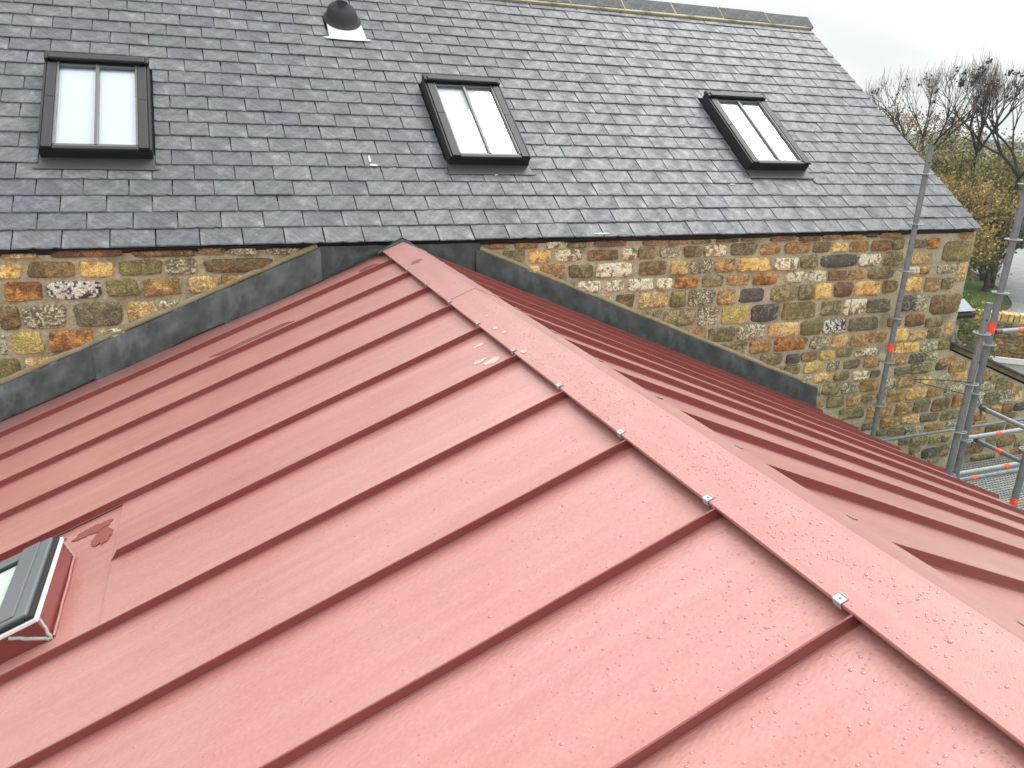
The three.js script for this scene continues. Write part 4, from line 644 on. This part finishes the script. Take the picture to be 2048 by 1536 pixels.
tree('bushy_tree', 'dull olive tree right of the bare forked trunk', 28.6, -17.83, 5.0, { seed: 69, fork: .2, r: .075, wide: 1.25, len: .155, n: 5200, rad: 0.5, size: 0.06, shade: olive, main: 7, el: .5, depth: 3, spread: .6, up: .8, leafDepth: 1, group: 'autumn grove beyond the lawn' });
tree('bushy_tree', 'brown olive tree behind the tall scaffold pole', 28.3, -16.58, 4.74, { seed: 72, fork: .2, r: .075, wide: 1.25, len: .155, n: 5200, rad: 0.5, size: 0.06, shade: olive, main: 7, el: .5, depth: 3, spread: .6, up: .8, leafDepth: 1, group: 'autumn grove beyond the lawn' });
tree('bushy_tree', 'golden yellow autumn tree, brightest of the grove', 23.31, -14.84, 4.26, { seed: 75, fork: .2, r: .075, wide: 1.25, len: .155, n: 7500, rad: 0.42, size: 0.05, shade: gold, main: 7, el: .5, depth: 3, spread: .6, up: .8, leafDepth: 1, group: 'autumn grove beyond the lawn' });
tree('bushy_tree', 'gold and olive shrub tree touching the slate verge corner', 21.46, -13.94, 3.3, { seed: 78, fork: .2, r: .075, wide: 1.25, len: .155, n: 6000, rad: 0.4, size: 0.048, shade: gold, main: 7, el: .5, depth: 3, spread: .6, up: .8, leafDepth: 1, group: 'autumn grove beyond the lawn' });
tree('bushy_tree', 'brown green tree between the gold tree and the drive', 24.62, -14.8, 3.71, { seed: 81, fork: .2, r: .075, wide: 1.25, len: .155, n: 5200, rad: 0.5, size: 0.06, shade: moss, main: 7, el: .5, depth: 3, spread: .6, up: .8, leafDepth: 1, group: 'autumn grove beyond the lawn' });
tree('bushy_tree', 'dark tree overhanging the gravel drive', 25.94, -14.73, 3.46, { seed: 84, fork: .2, r: .075, wide: 1.25, len: .155, n: 5200, rad: 0.5, size: 0.06, shade: moss, main: 7, el: .5, depth: 3, spread: .6, up: .8, leafDepth: 1, group: 'autumn grove beyond the lawn' });
tree('bushy_tree', 'dark shrubby tree at the edge of the lawn', 21.95, -13.35, 2.72, { seed: 87, fork: .2, r: .075, wide: 1.25, len: .155, n: 4600, rad: 0.45, size: 0.055, shade: moss, main: 7, el: .5, depth: 3, spread: .6, up: .8, leafDepth: 1, group: 'autumn grove beyond the lawn' });
tree('bushy_tree', 'dark green tree above the lawn curve', 26.23, -15.98, 2.04, { seed: 90, fork: .2, r: .075, wide: 1.25, len: .155, n: 4600, rad: 0.45, size: 0.055, shade: moss, main: 7, el: .5, depth: 3, spread: .6, up: .8, leafDepth: 1, group: 'autumn grove beyond the lawn' });
tree('shrub', 'lime green shrub beside the outbuilding roof', 16.49, -8.96, 1.7, { seed: 130, fork: .15, r: .03, len: .22, main: 7, el: .35, depth: 2, spread: .7, up: .5, leafDepth: 2, n: 1800, rad: .22, size: .045, shade: lime, cat: 'shrub', group: 'garden shrubs' });
tree('shrub', 'dark green shrub behind the outbuilding wall', 17.54, -10.04, 1.8, { seed: 133, fork: .15, r: .03, len: .22, main: 7, el: .35, depth: 2, spread: .7, up: .5, leafDepth: 2, n: 1800, rad: .22, size: .045, shade: green, cat: 'shrub', group: 'garden shrubs' });
tree('shrub', 'low green shrub in front of the dry stone wall', 15.63, -7.63, 0.75, { seed: 136, fork: .15, r: .03, len: .22, main: 7, el: .35, depth: 2, spread: .7, up: .5, leafDepth: 2, n: 1500, rad: .22, size: .045, shade: green, cat: 'shrub', group: 'garden shrubs' });
tree('shrub', 'low leafy green shrub at the far end of the dry stone wall', 15.43, -7.06, 0.88, { seed: 139, fork: .15, r: .03, len: .22, main: 7, el: .35, depth: 2, spread: .7, up: .5, leafDepth: 2, n: 1500, rad: .22, size: .045, shade: green, cat: 'shrub', group: 'garden shrubs' });


renderer.render(scene, camera);
